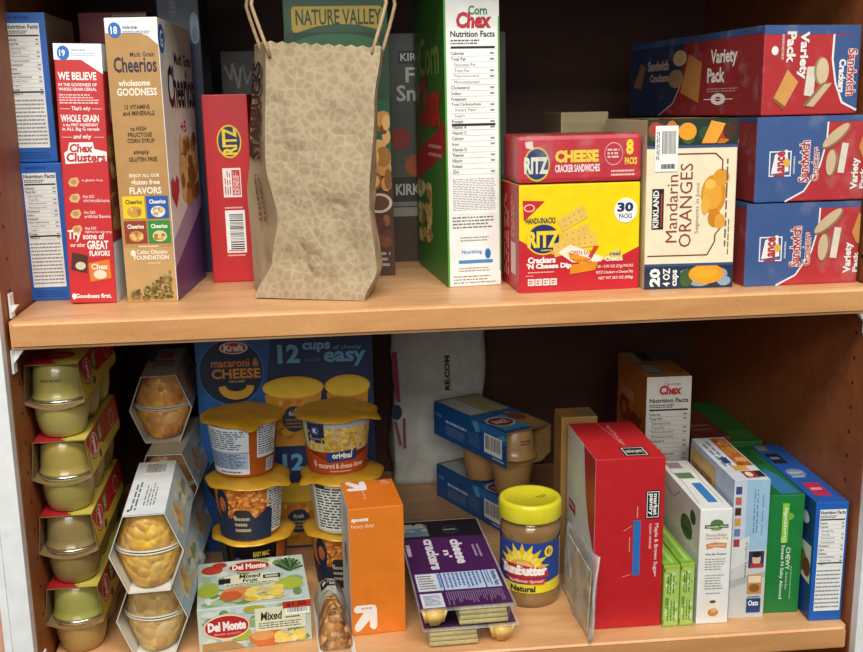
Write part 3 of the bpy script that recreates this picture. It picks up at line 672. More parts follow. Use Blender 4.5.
# three wrapped sandwich cracker cartons
def lance(label, x, y, z, yaw, w, d, h, flip):
    b = Box('sandwich_cracker_box', label, 'cracker box', x, y, z, yaw, w, d, h, 'B32B30', True, group='sandwich cracker boxes stacked by the right wall', sides={'left': '8E1C22', 'top': '26406E'})
    bl, wh = '35558C', 'ECE9E4'
    P = b.face('front')
    if not flip:
        P.poly([(0, 0), (.28, .0), (.45, .12), (.58, .4), (.63, .7), (.64, .93), (0, .93)], bl); P.rect(0, .93, 1, 1, bl)
        P.line([(.28, .0), (.45, .12), (.58, .4), (.635, .7), (.64, .93)], .02, wh, w / h)
    else:
        P.poly([(1, 0.02), (.84, .12), (.76, .35), (.72, .6), (.73, .88), (1, .9)], bl); P.rect(0, .9, 1, 1, bl)
        P.line([(1, .04), (.84, .13), (.76, .35), (.715, .62), (.72, .9)], .025, wh, w / h)
    P.build('blue_panel', b.root, 'blue panel with white curve')
    P = b.face('front'); P.lift += .0004
    if not flip:
        P.rect(.12, .3, .32, .6, wh); P.rect(.13, .315, .31, .585, bl); P.poly([(.14, .33), (.3, .36), (.28, .62), (.17, .56)], wh); P.text('Lance', .165, .3, .265, .6, 'B32B30', rot=90, bold=.05); P.ell(.28, .46, .03, .05, 'D8B040')
        P.build('logo', b.root, 'white and red logo')
        P = b.face('front'); P.lift += .0004
        P.text('Sandwich', .385, .22, .49, .72, wh, rot=90, bold=.08); P.text('Sandwich', .39, .225, .485, .715, 'B8282E', rot=90, bold=.02); P.text('Crackers', .5, .23, .575, .64, wh, rot=90, bold=.06); P.text('Crackers', .503, .235, .572, .635, 'B8282E', rot=90, bold=.01); P.lines(.335, .33, .36, .55, 1, 'B9C4DA', .6, 3, 90)
        P.build('lettering', b.root, 'white and red sideways lettering'); P = b.face('front'); P.lift += .0004
        P.text('Variety', .87, .12, .955, .5, wh, rot=90, bold=.04); P.text('Pack', .955, .13, .998, .38, wh, rot=90, bold=.04)
        P.build('lettering', b.root, 'white and red sideways lettering')
        P = b.face('front'); P.lift += .0004
        for (cx, cy, a, L) in ((.72, .76, .7, .16), (.69, .45, 1.5, .12), (.79, .5, 1.45, .13)):
            c, s_ = math.cos(a), math.sin(a); asp = w / h
            pt = lambda i, j: (cx + (i*c - j*s_) / 1, cy + (i*s_ + j*c) * asp)
            if L == .13: P.poly([pt(-L, -.03), (pt(L, -.03)), pt(L, .03), pt(-L, .03)], 'D9D3C0')
            else:
                P.poly([pt(L*math.cos(t*PI/8), .055*math.sin(t*PI/8)) for t in range(16)], '8A6E4C'); P.poly([pt(L*.93*math.cos(t*PI/8), .01 + .043*math.sin(t*PI/8)) for t in range(16)], 'CDB48E')
        P.poly([(.93, .62), (.985, .86), (1, .84), (1, .48), (.97, .5)], 'C98A48')
        P.build('cracker_picture', b.root, 'cracker pictures')
    else:
        P.text('Variety', .345, .4, .46, .93, wh, rot=-90, bold=.04); P.text('Pack', .23, .58, .325, .93, wh, rot=-90, bold=.04); P.lines(.165, .6, .215, .9, 1, 'D8A8A4', .5, 3, -90); P.ell(.11, .72, .035, .05, wh)
        P.build('lettering', b.root, 'white sideways lettering'); P = b.face('front'); P.lift += .0004
        P.text('Sandwich', .87, .2, .98, .74, wh, rot=-90, bold=.08); P.text('Sandwich', .875, .205, .975, .735, 'B8282E', rot=-90, bold=.02); P.text('Crackers', .785, .24, .86, .62, wh, rot=-90, bold=.05)
        P.build('lettering', b.root, 'white and red sideways lettering')
        P = b.face('front'); P.lift += .0004
        P.poly([(.1, .18), (.24, .5), (.36, .36), (.22, .06)], '8E5A2C'); P.poly([(.12, .2), (.25, .51), (.365, .37), (.24, .1)], 'D69A55')
        P.poly([(.43, .22), (.455, .54), (.545, .54), (.53, .2)], 'D9D3C0'); P.ell(.6, .49, .075, .16, '9A7E58'); P.ell(.615, .49, .065, .145, 'D2BC98')
        P.poly([(.42, .1), (.62, .36), (.72, .36), (.52, .08)], '8A6E4C'); P.poly([(.46, .1), (.64, .34), (.72, .35), (.54, .09)], 'CDB48E')
        P.build('cracker_picture', b.root, 'cracker pictures')
    P = b.face('left')
    if flip:
        P.rect(0, .92, 1, 1, '2E4A7E'); P.poly([(0, 0), (.28, 0), (.4, .2), (.45, .5), (.46, .92), (0, .92)], '22304E'); P.line([(.26, .0), (.38, .16), (.44, .4)], .02, 'B9B4B0', d / h)
        P.text('Variety', .66, .58, .84, .8, wh, bold=.03); P.text('Pack', .64, .4, .76, .58, wh, bold=.03); P.lines(.64, .28, .86, .34, 2, 'C08A88', .5, 3); P.ell(.72, .2, .05, .07, wh); P.ell(.72, .2, .02, .03, '9A2126'); P.rect(.62, .195, .82, .205, wh)
        P.ell(.43, .74, .055, .1, 'C9AE84'); P.poly([(.44, .3), (.5, .78), (.6, .66), (.58, .16)], 'C07E40'); P.ell(.4, .48, .06, .12, '9A7A54'); P.poly([(.03, .4), (.1, .72), (.14, .66), (.1, .36)], '8A6040'); P.text('Sandwich', .16, .6, .34, .74, 'B99A98', bold=.05); P.text('Crackers', .18, .45, .34, .56, 'B99A98', bold=.05)
    else:
        P.rect(0, .94, 1, 1, '2E4A7E'); P.text('Variety', .6, .5, .84, .8, wh); P.text('Pack', .6, .25, .76, .48, wh)
    P.build('side_print', b.root, 'darker printed long side')
    fb = bmesh.new(); add_box(fb, -w/2 - .0012, w/2 + .0012, -d/2 - .0012, d/2 + .0012, -.0001, h + .0006, .003, 2)
    link('film_wrap', fb, FILM, b.root, True, 'clear film wrap')
lance('blue and red sandwich cracker box at the bottom of the stack of three', .4405, .0325, 0, 0, .127, .28, .0885, False)
lance('blue and red sandwich cracker box in the middle of the stack of three', .4467, .0318, .0902, 0, .121, .28, .0885, False)
lance('red sandwich cracker box turned askew on top of the stack of three', .4505, .034, .1803, 8, .113, .32, .091, True)

# brown paper carrier bag
def paper_bag():
    o = thing('paper_bag', 'brown paper carrier bag with twisted handles and a dark name up its side', 'paper bag', (-.02, .09, S))
    O = Vector((-.02, .09, S))
    FL = [(.653, -.060, .075), (.53, -.0655, .075), (.473, -.0555, .07), (.43, -.063, .073), (.3884, -.083, .078)]
    FR = [(.645, .056, .05), (.589, .048, .046), (.488, .040, .041), (.42, .046, .042), (.3884, .032, .038)]
    BR = [(.645, .0605, .088), (.589, .053, .09), (.488, .047, .092), (.42, .054, .09), (.3884, .046, .1)]
    BL = [(.653, -.0755, .14), (.543, -.085, .136), (.495, -.091, .14), (.43, -.089, .14), (.3884, -.0885, .14)]
    def at_z(T, z):
        for (a, xa, ya), (b_, xb, yb) in zip(T, T[1:]):
            if z >= b_ - 1e-6:
                t = min(1, max(0, (a - z) / (a - b_))); t2 = t * t * (3 - 2 * t)
                return Vector((xa + (xb - xa) * t2, ya + (yb - ya) * t2, z))
        return Vector((T[-1][1], T[-1][2], z))
    NZ, NS = 44, 20
    bm = bmesh.new(); rows = []
    for k in range(NZ + 1):
        f = k / NZ; row = []
        for si, (A, B) in enumerate(((FL, FR), (FR, BR), (BR, BL), (BL, FL))):
            for i in range(NS):
                u = i / NS
                za = A[0][0] + (A[-1][0] - A[0][0]) * f; zb = B[0][0] + (B[-1][0] - B[0][0]) * f
                a, b_ = at_z(A, za), at_z(B, zb); p = a.lerp(b_, u)
                edge = min(u, 1 - u) * 2; amp = .0085 * min(1, edge * 2.5) * (.35 + .65 * min(1, f * 1.4)) * min(1, (1 - f) * 8 + .1)
                n = noise.noise(Vector((p.x * 26, p.y * 26 + si * 7, p.z * 20))) + .5 * abs(noise.noise(Vector((p.x * 60 + 3, p.y * 50, p.z * 46))))
                d = (b_ - a).cross(Vector((0, 0, 1))).normalized()
                if si == 3: amp *= .15
                p = p + d * amp * n
                if si == 3: p = p - d * .004 * math.sin(PI * u) * f          # gusset sinks in
                if k == 0: p.z += .0012 * (1 if (i + si) % 2 else -1)
                row.append(bm.verts.new(p - O))
        rows.append(row)
    n = len(rows[0])
    for A, B in zip(rows, rows[1:]):
        for i in range(n):
            f_ = bm.faces.new((A[i], B[i], B[(i + 1) % n], A[(i + 1) % n]))
            f_.material_index = 0 if i < NS else 1
    bm.faces.new(rows[-1][::-1]).material_index = 1
    bmesh.ops.recalc_face_normals(bm, faces=bm.faces[:])
    fr = paper('bag_paper_patterned', 'AE9C7F', 'A08D6E', 105, .45); pl = paper('bag_paper_plain', 'A89576', 'A89576', 60, .25)
    body = link('bag_body', bm, [fr, pl], o)
    md = body.modifiers.new('thickness', 'SOLIDIFY'); md.thickness = .0005; md.offset = -1
    # name up the left side: follows the side's front strip
    def mp(u, v, l):
        z = .3884 + v * (.653 - .3884); a, b_ = at_z(FL, z), at_z(BL, z)
        d = (a - b_).cross(Vector((0, 0, 1))).normalized(); f = (.653 - z) / .2646
        uu = 1 - u
        p = b_.lerp(a, u); p = p + d * (-.004 * math.sin(PI * uu) * f + .0034 + l)
        return p - O
    P = Pr(mp, 0); P.text('STARBUCKS', .12, .55, .85, .93, '2A2320', rot=90, bold=.05); P.build('side_name', o, 'dark upright lettering'); P = Pr(mp, 0); P.lines(.35, .3, .7, .5, 2, '6E5844', .4, 4, 90, .12); P.build('side_lettering', o, 'dark upright lettering')
    for (x0, y0, x1, y1, bow) in ((-.056, .072, .047, .052, .07), (-.064, .108, .0585, .088, .074)):
        bm = bmesh.new(); pts = []
        for i in range(33):
            th = PI * (1 - i / 32); c, sn = math.cos(th), math.sin(th); t = i / 32
            wid = (x1 - x0) / 2 + .019 * min(1, 2.6 * sn)
            x = (x0 + x1) / 2 + wid * math.copysign(abs(c) ** .55, c)
            pts.append((x - O.x, y0 + (y1 - y0) * t - O.y, .638 + (.05 + bow) * sn ** .9 - O.z))
        tube(bm, pts, .0019, 8)
        link('handle', bm, mat('B59A74', .8, var=.2, scale=300), o, True)
paper_bag()
# ---------------------------------------------------------------- lower shelf
# applesauce packs: cups set rim to rim, the upper ones in a card sleeve
def sauce_pack(label, base, x, y, yaw, c_up, c_lo, lean=0):
    t = thing('applesauce_pack', label, 'applesauce pack', (x, y, base + .0002), math.radians(yaw), 0, 'applesauce cup packs stacked by the left wall')
    mu, ml = mat(c_up, .28, var=.1, scale=25, coat=.4, sss=.15), mat(c_lo, .28, var=.1, scale=25, coat=.4, sss=.15)
    foil = mat('C9CACC', .22, .9, .05); sl = bpy.data.materials.get('sauce_card') or mat('C2A032', .5)
    for k in range(3):
        cy = .0305 + .0595 * k
        bm = bmesh.new(); lathe(bm, [(0, 0), (.018, 0), (.021, .0015), (.0245, .009), (.0268, .02), (.0278, .032), (.028, .037), (.0292, .0385), (.0294, .0398), (0, .0398)], 40, 0, cy); link('lower_cup', bm, ml, t, True)
        bm = bmesh.new(); lathe(bm, [(0, .0398), (.0294, .0398), (.0294, .0425), (0, .0425)], 40, 0, cy); link('foil_lid', bm, foil, t, True, 'silver foil lid')
        bm = bmesh.new(); lathe(bm, [(0, .0426), (.0293, .0426), (.029, .0445), (.0276, .046), (.0272, .052), (.026, .066), (.0245, .0785), (.022, .0808), (0, .0808)], 40, 0, cy); link('upper_cup', bm, mu, t, True)
    bm = bmesh.new()
    strip(bm, [(-.02, .036), (-.0305, .0405), (-.0305, .0435), (-.0265, .082), (.0265, .082), (.0305, .0435), (.0305, .0405), (.02, .036)], .002, .178, .0007, 0, 1)
    # curved lower lip that carries the rims at either end
    for y0, y1 in ((.0015, .0035), (.1755, .1775)):
        pr = [(-.0303 + .0606 * i / 12, .0405 - .008 * math.sin(PI * i / 12)) for i in range(13)]
        lo = [[bm.verts.new((px, yy, pz + dz)) for px, pz in pr] for yy, dz in ((y0, 0), (y0, .003), (y1, .003), (y1, 0))]
        for a in range(4):
            for i in range(12):
                bm.faces.new((lo[a][i], lo[a][i+1], lo[(a+1) % 4][i+1], lo[(a+1) % 4][i])).material_index = 1
    link('card_sleeve', bm, [mat('C2A83E', .45), mat('8C7048', .7)], t)
    # printing: top and right panel
    P = Pr(lambda u, v, l: (-.0265 + .053*u, .002 + .176*v, .082 + .0003 + l))
    P.poly([(0, 0), (.62, 0), (.5, .05), (.4, .14), (.3, .3), (.3, 1), (0, 1)], 'B5222B'); P.rect(.62, .0, 1, 1, 'CDBE52'); P.ell(.5, .22, .3, .09, '7A1E22'); P.ell(.5, .22, .25, .07, 'B5222B'); P.text("Mott's", .32, .19, .68, .25, 'C8A8A0', bold=.03); P.build('top_print', t)
    P = Pr(quad((.0306, .002, .0437), (.0306, .178, .0437), (.0267, .178, .0822), (.0267, .002, .0822)), lift=.0009)
    P.rect(0, 0, 1, 1, 'C5B33C'); P.poly([(0, 1), (.0, .85), (.09, .28), (.2, .2), (.3, .5), (.42, .3), (.6, .3), (1, .25), (1, 1)], 'AE1E27')
    P.build('side_panel', t, 'red and yellow side panel')
    P = Pr(quad((.0306, .002, .0437), (.0306, .178, .0437), (.0267, .178, .0822), (.0267, .002, .0822)), lift=.0013)
    P.ell(.16, .62, .105, .34, 'D8C8C0'); P.ell(.16, .62, .095, .3, 'AE1E27'); P.text("Mott's", .12, .38, .2, .86, 'E6DCD6', rot=90, bold=.05)
    P.poly([(.3, .45), (.4, .5), (.42, .95), (.32, .9)], '5E8A3A'); P.text('NATURAL', .33, .55, .39, .88, 'C8D8A0', rot=90, bold=.02); P.ell(.29, .18, .035, .12, '4A4A40'); P.ell(.75, .6, .08, .25, 'D8C8C0'); P.ell(.75, .6, .07, .21, 'AE1E27')
    P.build('side_logo', t, 'oval logo and green tab')
    Pc = Pr(cyl(lambda z: .0273 - (z - .05) * .09, .02, .052, PI * .8), 10)
    if base > .2: Pc.lines(.3, .5, .62, .68, 1, '6E6236', .7, 3, 0, .2, 0)
    if Pc.mats:
        o = Pc.build('date_stamp', t); o.location = (0, .0305, 0)
    else: Pc.bm.free()
    return t
sauce_pack('applesauce pack at the bottom of the left stack, its upper cups greener than the lower', 0, -.2925, .040, 1.5, 'A09C50', 'A88A4C')
sauce_pack('brownish applesauce pack resting second from the shelf in the left stack', .083, -.292, .040, 2.5, '8E7C4E', '8C7848')
sauce_pack('yellow applesauce pack third from the shelf in the left stack', .166, -.2915, .040, 2, 'A5924C', '9E9250')
sauce_pack('applesauce pack with a stamped date at the top of the left stack', .249, -.2925, .041, 1.2, 'A69A56', 'A69A58')

# fruit cup packs in six-sided card tubes
HX = [(-.0215, 0), (-.0385, .0435), (-.0215, .087), (.0215, .087), (.0385, .0435), (.0215, 0)]
def fruit_pack(label, base, cx, y, yaw, d, fruit, topprint, group='fruit cup packs in six-sided sleeves'):
    t = thing('fruit_cup_pack', label, 'fruit cup pack', (cx, y, base + .0002), math.radians(yaw), 0, group)
    bm = bmesh.new(); strip(bm, (HX + [HX[0]])[::-1], 0, d, -.0009, 0, 1)
    link('card_sleeve', bm, [mat('E4E8E6', .5), mat('DAD8CE', .65)], t)
    fm = chunky(*fruit)
    def full(bm, cy):                                # the cups are squarish along the sleeve
        for v in bm.verts:
            r = math.hypot(v.co.x, v.co.y - cy)
            if r > .015: v.co.y = cy + (v.co.y - cy) * min(1.5, .0355 / r)
    for k in range(2):
        cy = .038 + k * (d - .076)
        for nm, sg in (('lower_cup', -1), ('upper_cup', 1)):
            mid = .0435 + sg * .0008
            pr = [(0, mid), (.0345, mid), (.034, mid + sg*.006), (.0308, mid + sg*.018), (.026, mid + sg*.031), (.0222, mid + sg*.0385), (.019, mid + sg*.0402), (0, mid + sg*.0405)]
            bm = bmesh.new(); lathe(bm, pr[::-1] if sg > 0 else pr, 36, 0, cy)
            full(bm, cy); bmesh.ops.recalc_face_normals(bm, faces=bm.faces[:])
            c = link(nm, bm, fm, t, True, 'cup of cut fruit')
            bm = bmesh.new(); lathe(bm, [(.0368, mid), (.0368, mid + sg*.0018), (.0352, mid + sg*.002), (.0346, mid + sg*.006), (.0314, mid + sg*.018), (.0266, mid + sg*.031), (.0228, mid + sg*.039), (.0195, mid + sg*.0408), (0, mid + sg*.0412)], 36, 0, cy)
            full(bm, cy); bmesh.ops.recalc_face_normals(bm, faces=bm.faces[:])
            link('clear_shell', bm, CUPSHELL, c, True, 'clear plastic')
            bm = bmesh.new(); lathe(bm, [(.034, mid), (.0372, mid), (.0372, mid + sg*.0014), (.034, mid + sg*.0014), (.034, mid)], 36, 0, cy)
            bmesh.ops.recalc_face_normals(bm, faces=bm.faces[:])
            link('rim', bm, mat('D9D5C4', .3), c, True, 'whitish rim')
    e = .0006
    P = Pr(lambda u, v, l: (-.0215 + .043*u, d*v, .087 + e + l)); P.rect(0, 0, 1, 1, topprint)
    if topprint == 'E6EAEC':
        P.bars(.2, .72, .82, .97, 4); P.lines(.12, .08, .3, .6, 2, '6A7078', .5, 3, 90, .2); P.lines(.4, .15, .72, .58, 4, '7A8088', .4, 5, 90, .16); P.rect(.08, .06, .14, .1, '4A5058')
    else:
        P.text('Dole', .28, .62, .7, .9, 'C03038', bold=.06); P.rect(.02, .5, .2, .98, '3E78A8'); P.lines(.2, .3, .85, .55, 3, '4A5A78', .5, 4)
    P.build('top_print', t)
    P = Pr(quad((.0385, 0, .0435), (.0385, d, .0435), (.0215, d, .087), (.0215, 0, .087)), lift=.0009)
    P.rect(0, 0, 1, 1, 'C7D4DA'); P.rect(.0, .0, 1, .4, 'A9C0CC'); P.blobs(.14, .15, .42, .8, 9, ['D8A050', 'E0BC78', 'C88A40', 'E8DCB0'], 5, .06, .16); P.blobs(.4, .1, .95, .9, 26, ['B9C2B4', 'E0E2DA', '8EA07C', 'D8D0B0'], 7, .08, .14); P.build('side_picture', t, 'pale blue fruit printed side')
    P = Pr(quad((.0215, 0, .0), (.0215, d, .0), (.0385, d, .0435), (.0385, 0, .0435)), lift=.0009)
    P.rect(0, 0, 1, 1, 'BCCAC4'); P.ell(.2, .6, .08, .26, 'B8302E'); P.blobs(.35, .1, .95, .9, 22, ['9AAA84', 'D8DACA', '7E9470'], 9, .08, .14); P.build('lower_side_picture', t, 'pale green printed side')
    P = Pr(quad((-.0385, d, .0435), (-.0385, 0, .0435), (-.0215, 0, .087), (-.0215, d, .087)), lift=.0009)
    P.rect(0, 0, 1, 1, 'C8895A'); P.blobs(.05, .1, .95, .9, 22, ['D8A070', 'B06A3C', 'E0C090'], 9, .1, .18); P.build('far_side_picture', t, 'orange printed side')
    return t
Fm = lambda n, c, sc=85: (n, c, sc, .7, .3, .2, .005)
fruit_pack('fruit cup pack with pale pear chunks on the shelf, lowest of the front stack', 0, -.2085, .033, 0, .155, Fm('pear_chunks', ['C8A050', 'DDBB6C', 'C09442', 'E2C684']), 'D8DCD4')
fruit_pack('fruit cup pack with yellow fruit and a white barcoded top, nearest the front', .0873, -.2045, .010, 4, .165, Fm('pineapple_bits', ['DDA414', 'EBBC2C', 'D0940E', 'F0C850'], 100), 'E6EAEC')
fruit_pack('fruit cup pack with peach chunks at the top, set back in the dark', .1746, -.2215, .2485, 3, .15, Fm('peach_chunks', ['DC9420', 'EEB03C', 'CC8018', 'F2BE5C']), 'B9C4C4')
fruit_pack('fruit cup pack under the peach chunks pack, mostly hidden behind the white barcoded one', .0873, -.213, .2005, -1, .155, Fm('fruit_mix', ['A8701C', 'C88C30', '8E5A14']), 'C9C6AA')
fruit_pack('lowest fruit cup pack at the back, hardly visible in the dark', 0, -.213, .2005, -1, .155, Fm('fruit_mix_dark', ['A8701C', 'C88C30', '8E5A14']), 'C9C6AA')

# blue macaroni cartons
def mac_carton(label, z, h, x):
    b = Box('macaroni_cup_carton', label, 'carton', x, .2985, z, 0, .2305, .13, h, '1B4F93', group='blue macaroni cup cartons at the back')
    P = b.face('front'); P.poly([(0, 0), (.45, 0), (.55, 1), (0, 1)], '1F5CA6'); P.poly([(.35, 0), (1, 0), (1, 1), (.42, 1)], '15335F')
    for k in range(9): P.line([(.0, .3 + .07*k), (.2, .12 + .09*k)], .006, '2E72BC', 1.6)
    P.build('blue_panel', b.root)
    P = b.face('front'); P.lift += .0006
    P.ell(.195, .72, .185, .3, '3C79B8'); P.ell(.195, .72, .178, .288, '0F2242')
    P.ell(.215, .935, .08, .055, 'D8DCE0'); P.ell(.215, .935, .07, .046, 'C02A30'); P.text('Kraft', .16, .905, .27, .965, 'F2F2F2', bold=.05)
    P.text('macaroni &', .085, .765, .355, .84, 'D8882E', bold=.02); P.text('CHEESE', .085, .66, .36, .75, 'E39A38', bold=.03); P.text('DINNER', .18, .625, .27, .645, 'D8C8A0', bold=.01)
    arc = [(.22 + .1*math.cos(a), .59 + .12*math.sin(a)) for a in [PI + PI*k/14 for k in range(15)]]; arc2 = [(.22 + .06*math.cos(a), .6 + .055*math.sin(a)) for a in [2*PI - PI*k/14 for k in range(15)]]
    P.poly(arc + arc2, 'E8B23A'); P.build('logo', b.root, 'round navy logo with a noodle smile')
    P = b.face('front'); P.lift += .0006
    c = '6FB2E0'
    P.text('12', .46, .78, .585, .95, c, bold=.04); P.text('cups', .6, .87, .76, .96, c, bold=.04); P.text('of cheesy', .775, .88, .935, .93, c, bold=.0); P.text('made', .62, .79, .7, .825, '3E7AB0', bold=0); P.text('easy', .72, .735, .96, .875, c, bold=.03); P.build('lettering', b.root, 'light blue lettering')
    P = b.face('front'); P.lift += .0007
    for (cx, w_, zt) in ((.54, .175, .5), (.85, .13, .5)):
        P.poly([(cx - w_*.93, zt), (cx + w_*.93, zt + .04), (cx + w_*.7, .02), (cx - w_*.7, .02)], 'D8962E'); P.blobs(cx - w_*.7, .08, cx + w_*.7, zt - .05, 26, ['F0B844', 'C87A24', 'F4D070'], 5, .03, .035)
        P.ell(cx, .27, .07, .12, '2A3A50'); P.text('Kraft', cx - .03, .3, cx + .03, .34, 'D8D0C8', bold=.03); P.lines(cx - .05, .18, cx + .05, .28, 3, 'B89048', .5, 3)
        P.ell(cx, zt + .06, w_, .1, 'F0C22E', rot=.1); P.ell(cx, zt + .052, w_*.95, .085, 'F8D040', rot=.1)
    P.build('cup_picture', b.root, 'yellow lidded cup pictures')
mac_carton('blue macaroni carton under the other one, behind the cup stacks', 0, .142, -.1815)
mac_carton('blue macaroni carton with a round logo and twelve cups lettering, standing on another', .1425, .15, -.1815)

# macaroni cups in two stacks
RB, RT, HC = .0355, .0435, .0695
rc = lambda z: RB + (RT - RB) * min(1, max(0, z) / HC)
LIDM = mat('CB9A28', .36, .15, .12, 60)
def mac_cup(label, x, y, z, rz, kind, ox=0):
    t = thing('macaroni_cup', label, 'macaroni cup', (x, y, z + .0002), 0, 0, 'yellow lidded macaroni cups')
    bc = {'facts': 'B85A22', 'original': 'B8491F', 'photo': 'C07028', 'dark': '1E1C22', 'white': 'D8D8D0', 'bacon': 'B0622A'}[kind]
    bm = bmesh.new(); lathe(bm, [(0, .002), (RB - .003, .002), (RB - .001, 0), (RB, .001), (RT, HC - .001), (RT + .002, HC), (0, HC)], 56); link('cup_body', bm, mat(bc, .35), t, True)
    rnd = random.Random(label); ph = rnd.random() * 6; ta = rz
    def wob(r, zz, a):
        d = (a - ta + PI) % (2*PI) - PI; tab = .009 * math.exp(-(d / .2) ** 2)
        k = r / .05
        return r + k * (.0009 * math.sin(9*a + ph) + tab), zz + k * k * (.0009 * math.sin(5*a + ph) - .4 * tab)
    bm = bmesh.new(); lathe(bm, [(0, HC + .004), (.02, HC + .0042), (.038, HC + .0038), (.046, HC + .0028), (.0515, HC - .0002), (.0518, HC - .001), (.046, HC + .0016), (.036, HC + .001), (0, HC + .001)], 72, wob=wob); link('foil_lid', bm, LIDM, t, True, 'golden yellow foil lid')
    C_ = lambda a0, span: Pr(cyl(rc, HC, 0, span, a0), 20)
    if kind == 'facts':
        P = C_(-.45, 1.7); P.rect(.0, .06, .9, .93, 'DCE3EA'); P.lift += .0001; P.lines(.06, .52, .86, .88, 9, '39557E', .5, 3, 0, .14); P.rect(.0, .46, .9, .48, '8A9CB4'); P.rect(.02, .16, .88, .46, 'A9BCD6'); P.lines(.05, .17, .86, .45, 10, '2E4A78', .6, 5, 0, .1); P.lines(.3, .08, .85, .13, 1, '4A5A70', .6, 6); P.build('nutrition_panel', t, 'white and blue facts panel')
        P = C_(.85, .75); P.rect(0, .35, 1, .96, 'D8E0E8'); P.lift += .0001; P.lines(.06, .4, .95, .92, 12, '2E4A78', .5, 7, 0, .15); P.rect(.45, .06, .95, .3, 'B9C6D8'); P.lines(.5, .08, .9, .28, 5, '3A5680', .5, 8); P.build('ingredients_panel', t)
    elif kind == 'original':
        P = C_(0, 2.5); P.rect(0, .4, 1, .98, 'C9C4A0'); P.rect(0, .86, 1, .98, 'A8B8C8'); P.blobs(.14, .42, .95, .86, 190, ['E2BE4C', 'EBCF6C', 'D0A436', 'C89A30'], 5, .026, .034); P.build('noodle_picture', t, 'macaroni picture')
        P = C_(0, 2.5); P.lift += .0016; P.poly([(0, .0), (1, .0), (1, .5), (.9, .35), (.6, .24), (.35, .25), (.15, .38), (0, .5)], 'B0431C'); P.text('macaroni & cheese dinner', .25, .1, .86, .2, 'EBD8C8', bold=.02); P.lines(.4, .03, .7, .06, 1, 'D8B8A0', .6, 3); P.ell(.2, .17, .025, .07, 'C8A898'); P.build('orange_band', t, 'orange band')
        P = C_(0, 2.5); P.lift += .0022; P.poly([(.37, .22), (.74, .26), (.74, .46), (.37, .4)], '1C3A78'); P.text('original', .44, .26, .68, .41, 'F0EEE6', bold=.04); P.rect(.14, .58, .36, .94, '16243E'); P.ell(.25, .8, .055, .08, '2E56A0'); P.lines(.17, .62, .33, .68, 1, '7A8CB4', .6, 3); P.text('K', .225, .76, .275, .84, 'E8E8F0', bold=.04); P.build('name_patches', t, 'navy patches with lettering')
    elif kind in ('photo', 'bacon'):
        P = C_(0, 2.4); P.rect(0, .35, .8, .98, 'C8762E'); P.blobs(.1, .36, .8, .97, 150, ['D88A38', 'B8601E', 'E0A050', '9A4A18'], 6, .026, .034); P.build('noodle_picture', t, 'orange macaroni picture')
        P = C_(0, 2.4); P.lift += .0018; P.poly([(0, 0), (.82, 0), (.82, .55), (.75, .6), (.68, .5), (.6, .42), (.52, .55), (.36, .58), (.3, .42), (.12, .4), (0, .55)], '15233F'); P.poly([(.32, .08), (.56, .08), (.56, .5), (.5, .58), (.38, .58), (.32, .48)], '2A2420'); P.lines(.34, .14, .54, .46, 3, 'A8A098', .5, 3, 0, .08); P.ell(.19, .66, .085, .3, '14223E'); P.ell(.19, .66, .05, .14, 'A85E2A'); P.build('navy_band', t, 'navy band')
        P = C_(.95, .7); P.lift += .001; P.rect(0, .08, 1, .95, 'CFD2CE'); P.lift += .0001; P.lines(.06, .12, .94, .9, 16, '3A3E44', .55, 5, 0, .16); P.build('nutrition_panel', t, 'white facts panel')
    elif kind == 'dark':
        P = C_(0, 2.4); P.text('EASY MAC', .52, .72, .72, .82, 'D8B838', bold=.02); P.lines(.46, .5, .78, .68, 3, 'C8A838', .5, 3); P.ell(.33, .58, .07, .12, '4A4F88'); P.rect(0, .2, .16, .95, '3A3A38'); P.rect(.82, .1, 1, .98, 'A8582A'); P.build('label_print', t)
    else:
        P = C_(-.1, 2.2); P.rect(.1, .06, .9, .95, 'DADAD4'); P.lift += .0001; P.lines(.14, .1, .86, .9, 15, '3A3E44', .55, 5, 0, .13); P.rect(.14, .86, .3, .94, '2A2A2A'); P.build('nutrition_panel', t, 'white facts panel')
    return t
mac_cup('yellow lidded macaroni cup at the bottom of the left stack, with a dark wrapper', -.1105, .206, 0, 2.5, 'dark')
mac_cup('yellow lidded macaroni cup in the middle of the left stack, with an orange noodle picture', -.1125, .197, .0747, 1.0, 'photo')
mac_cup('yellow lidded macaroni cup topping the left stack, blue and white facts panel showing', -.1165, .21, .1494, .25, 'facts')
mac_cup('yellow lidded macaroni cup at the bottom of the right stack, behind the orange box', .0035, .206, 0, 2, 'bacon')
mac_cup('yellow lidded macaroni cup in the middle of the right stack, white facts panel showing', .0035, .197, .0747, -1.0, 'white')
mac_cup('yellow lidded macaroni cup labelled original on top of the right stack', -.002, .21, .1494, 1.1, 'original')

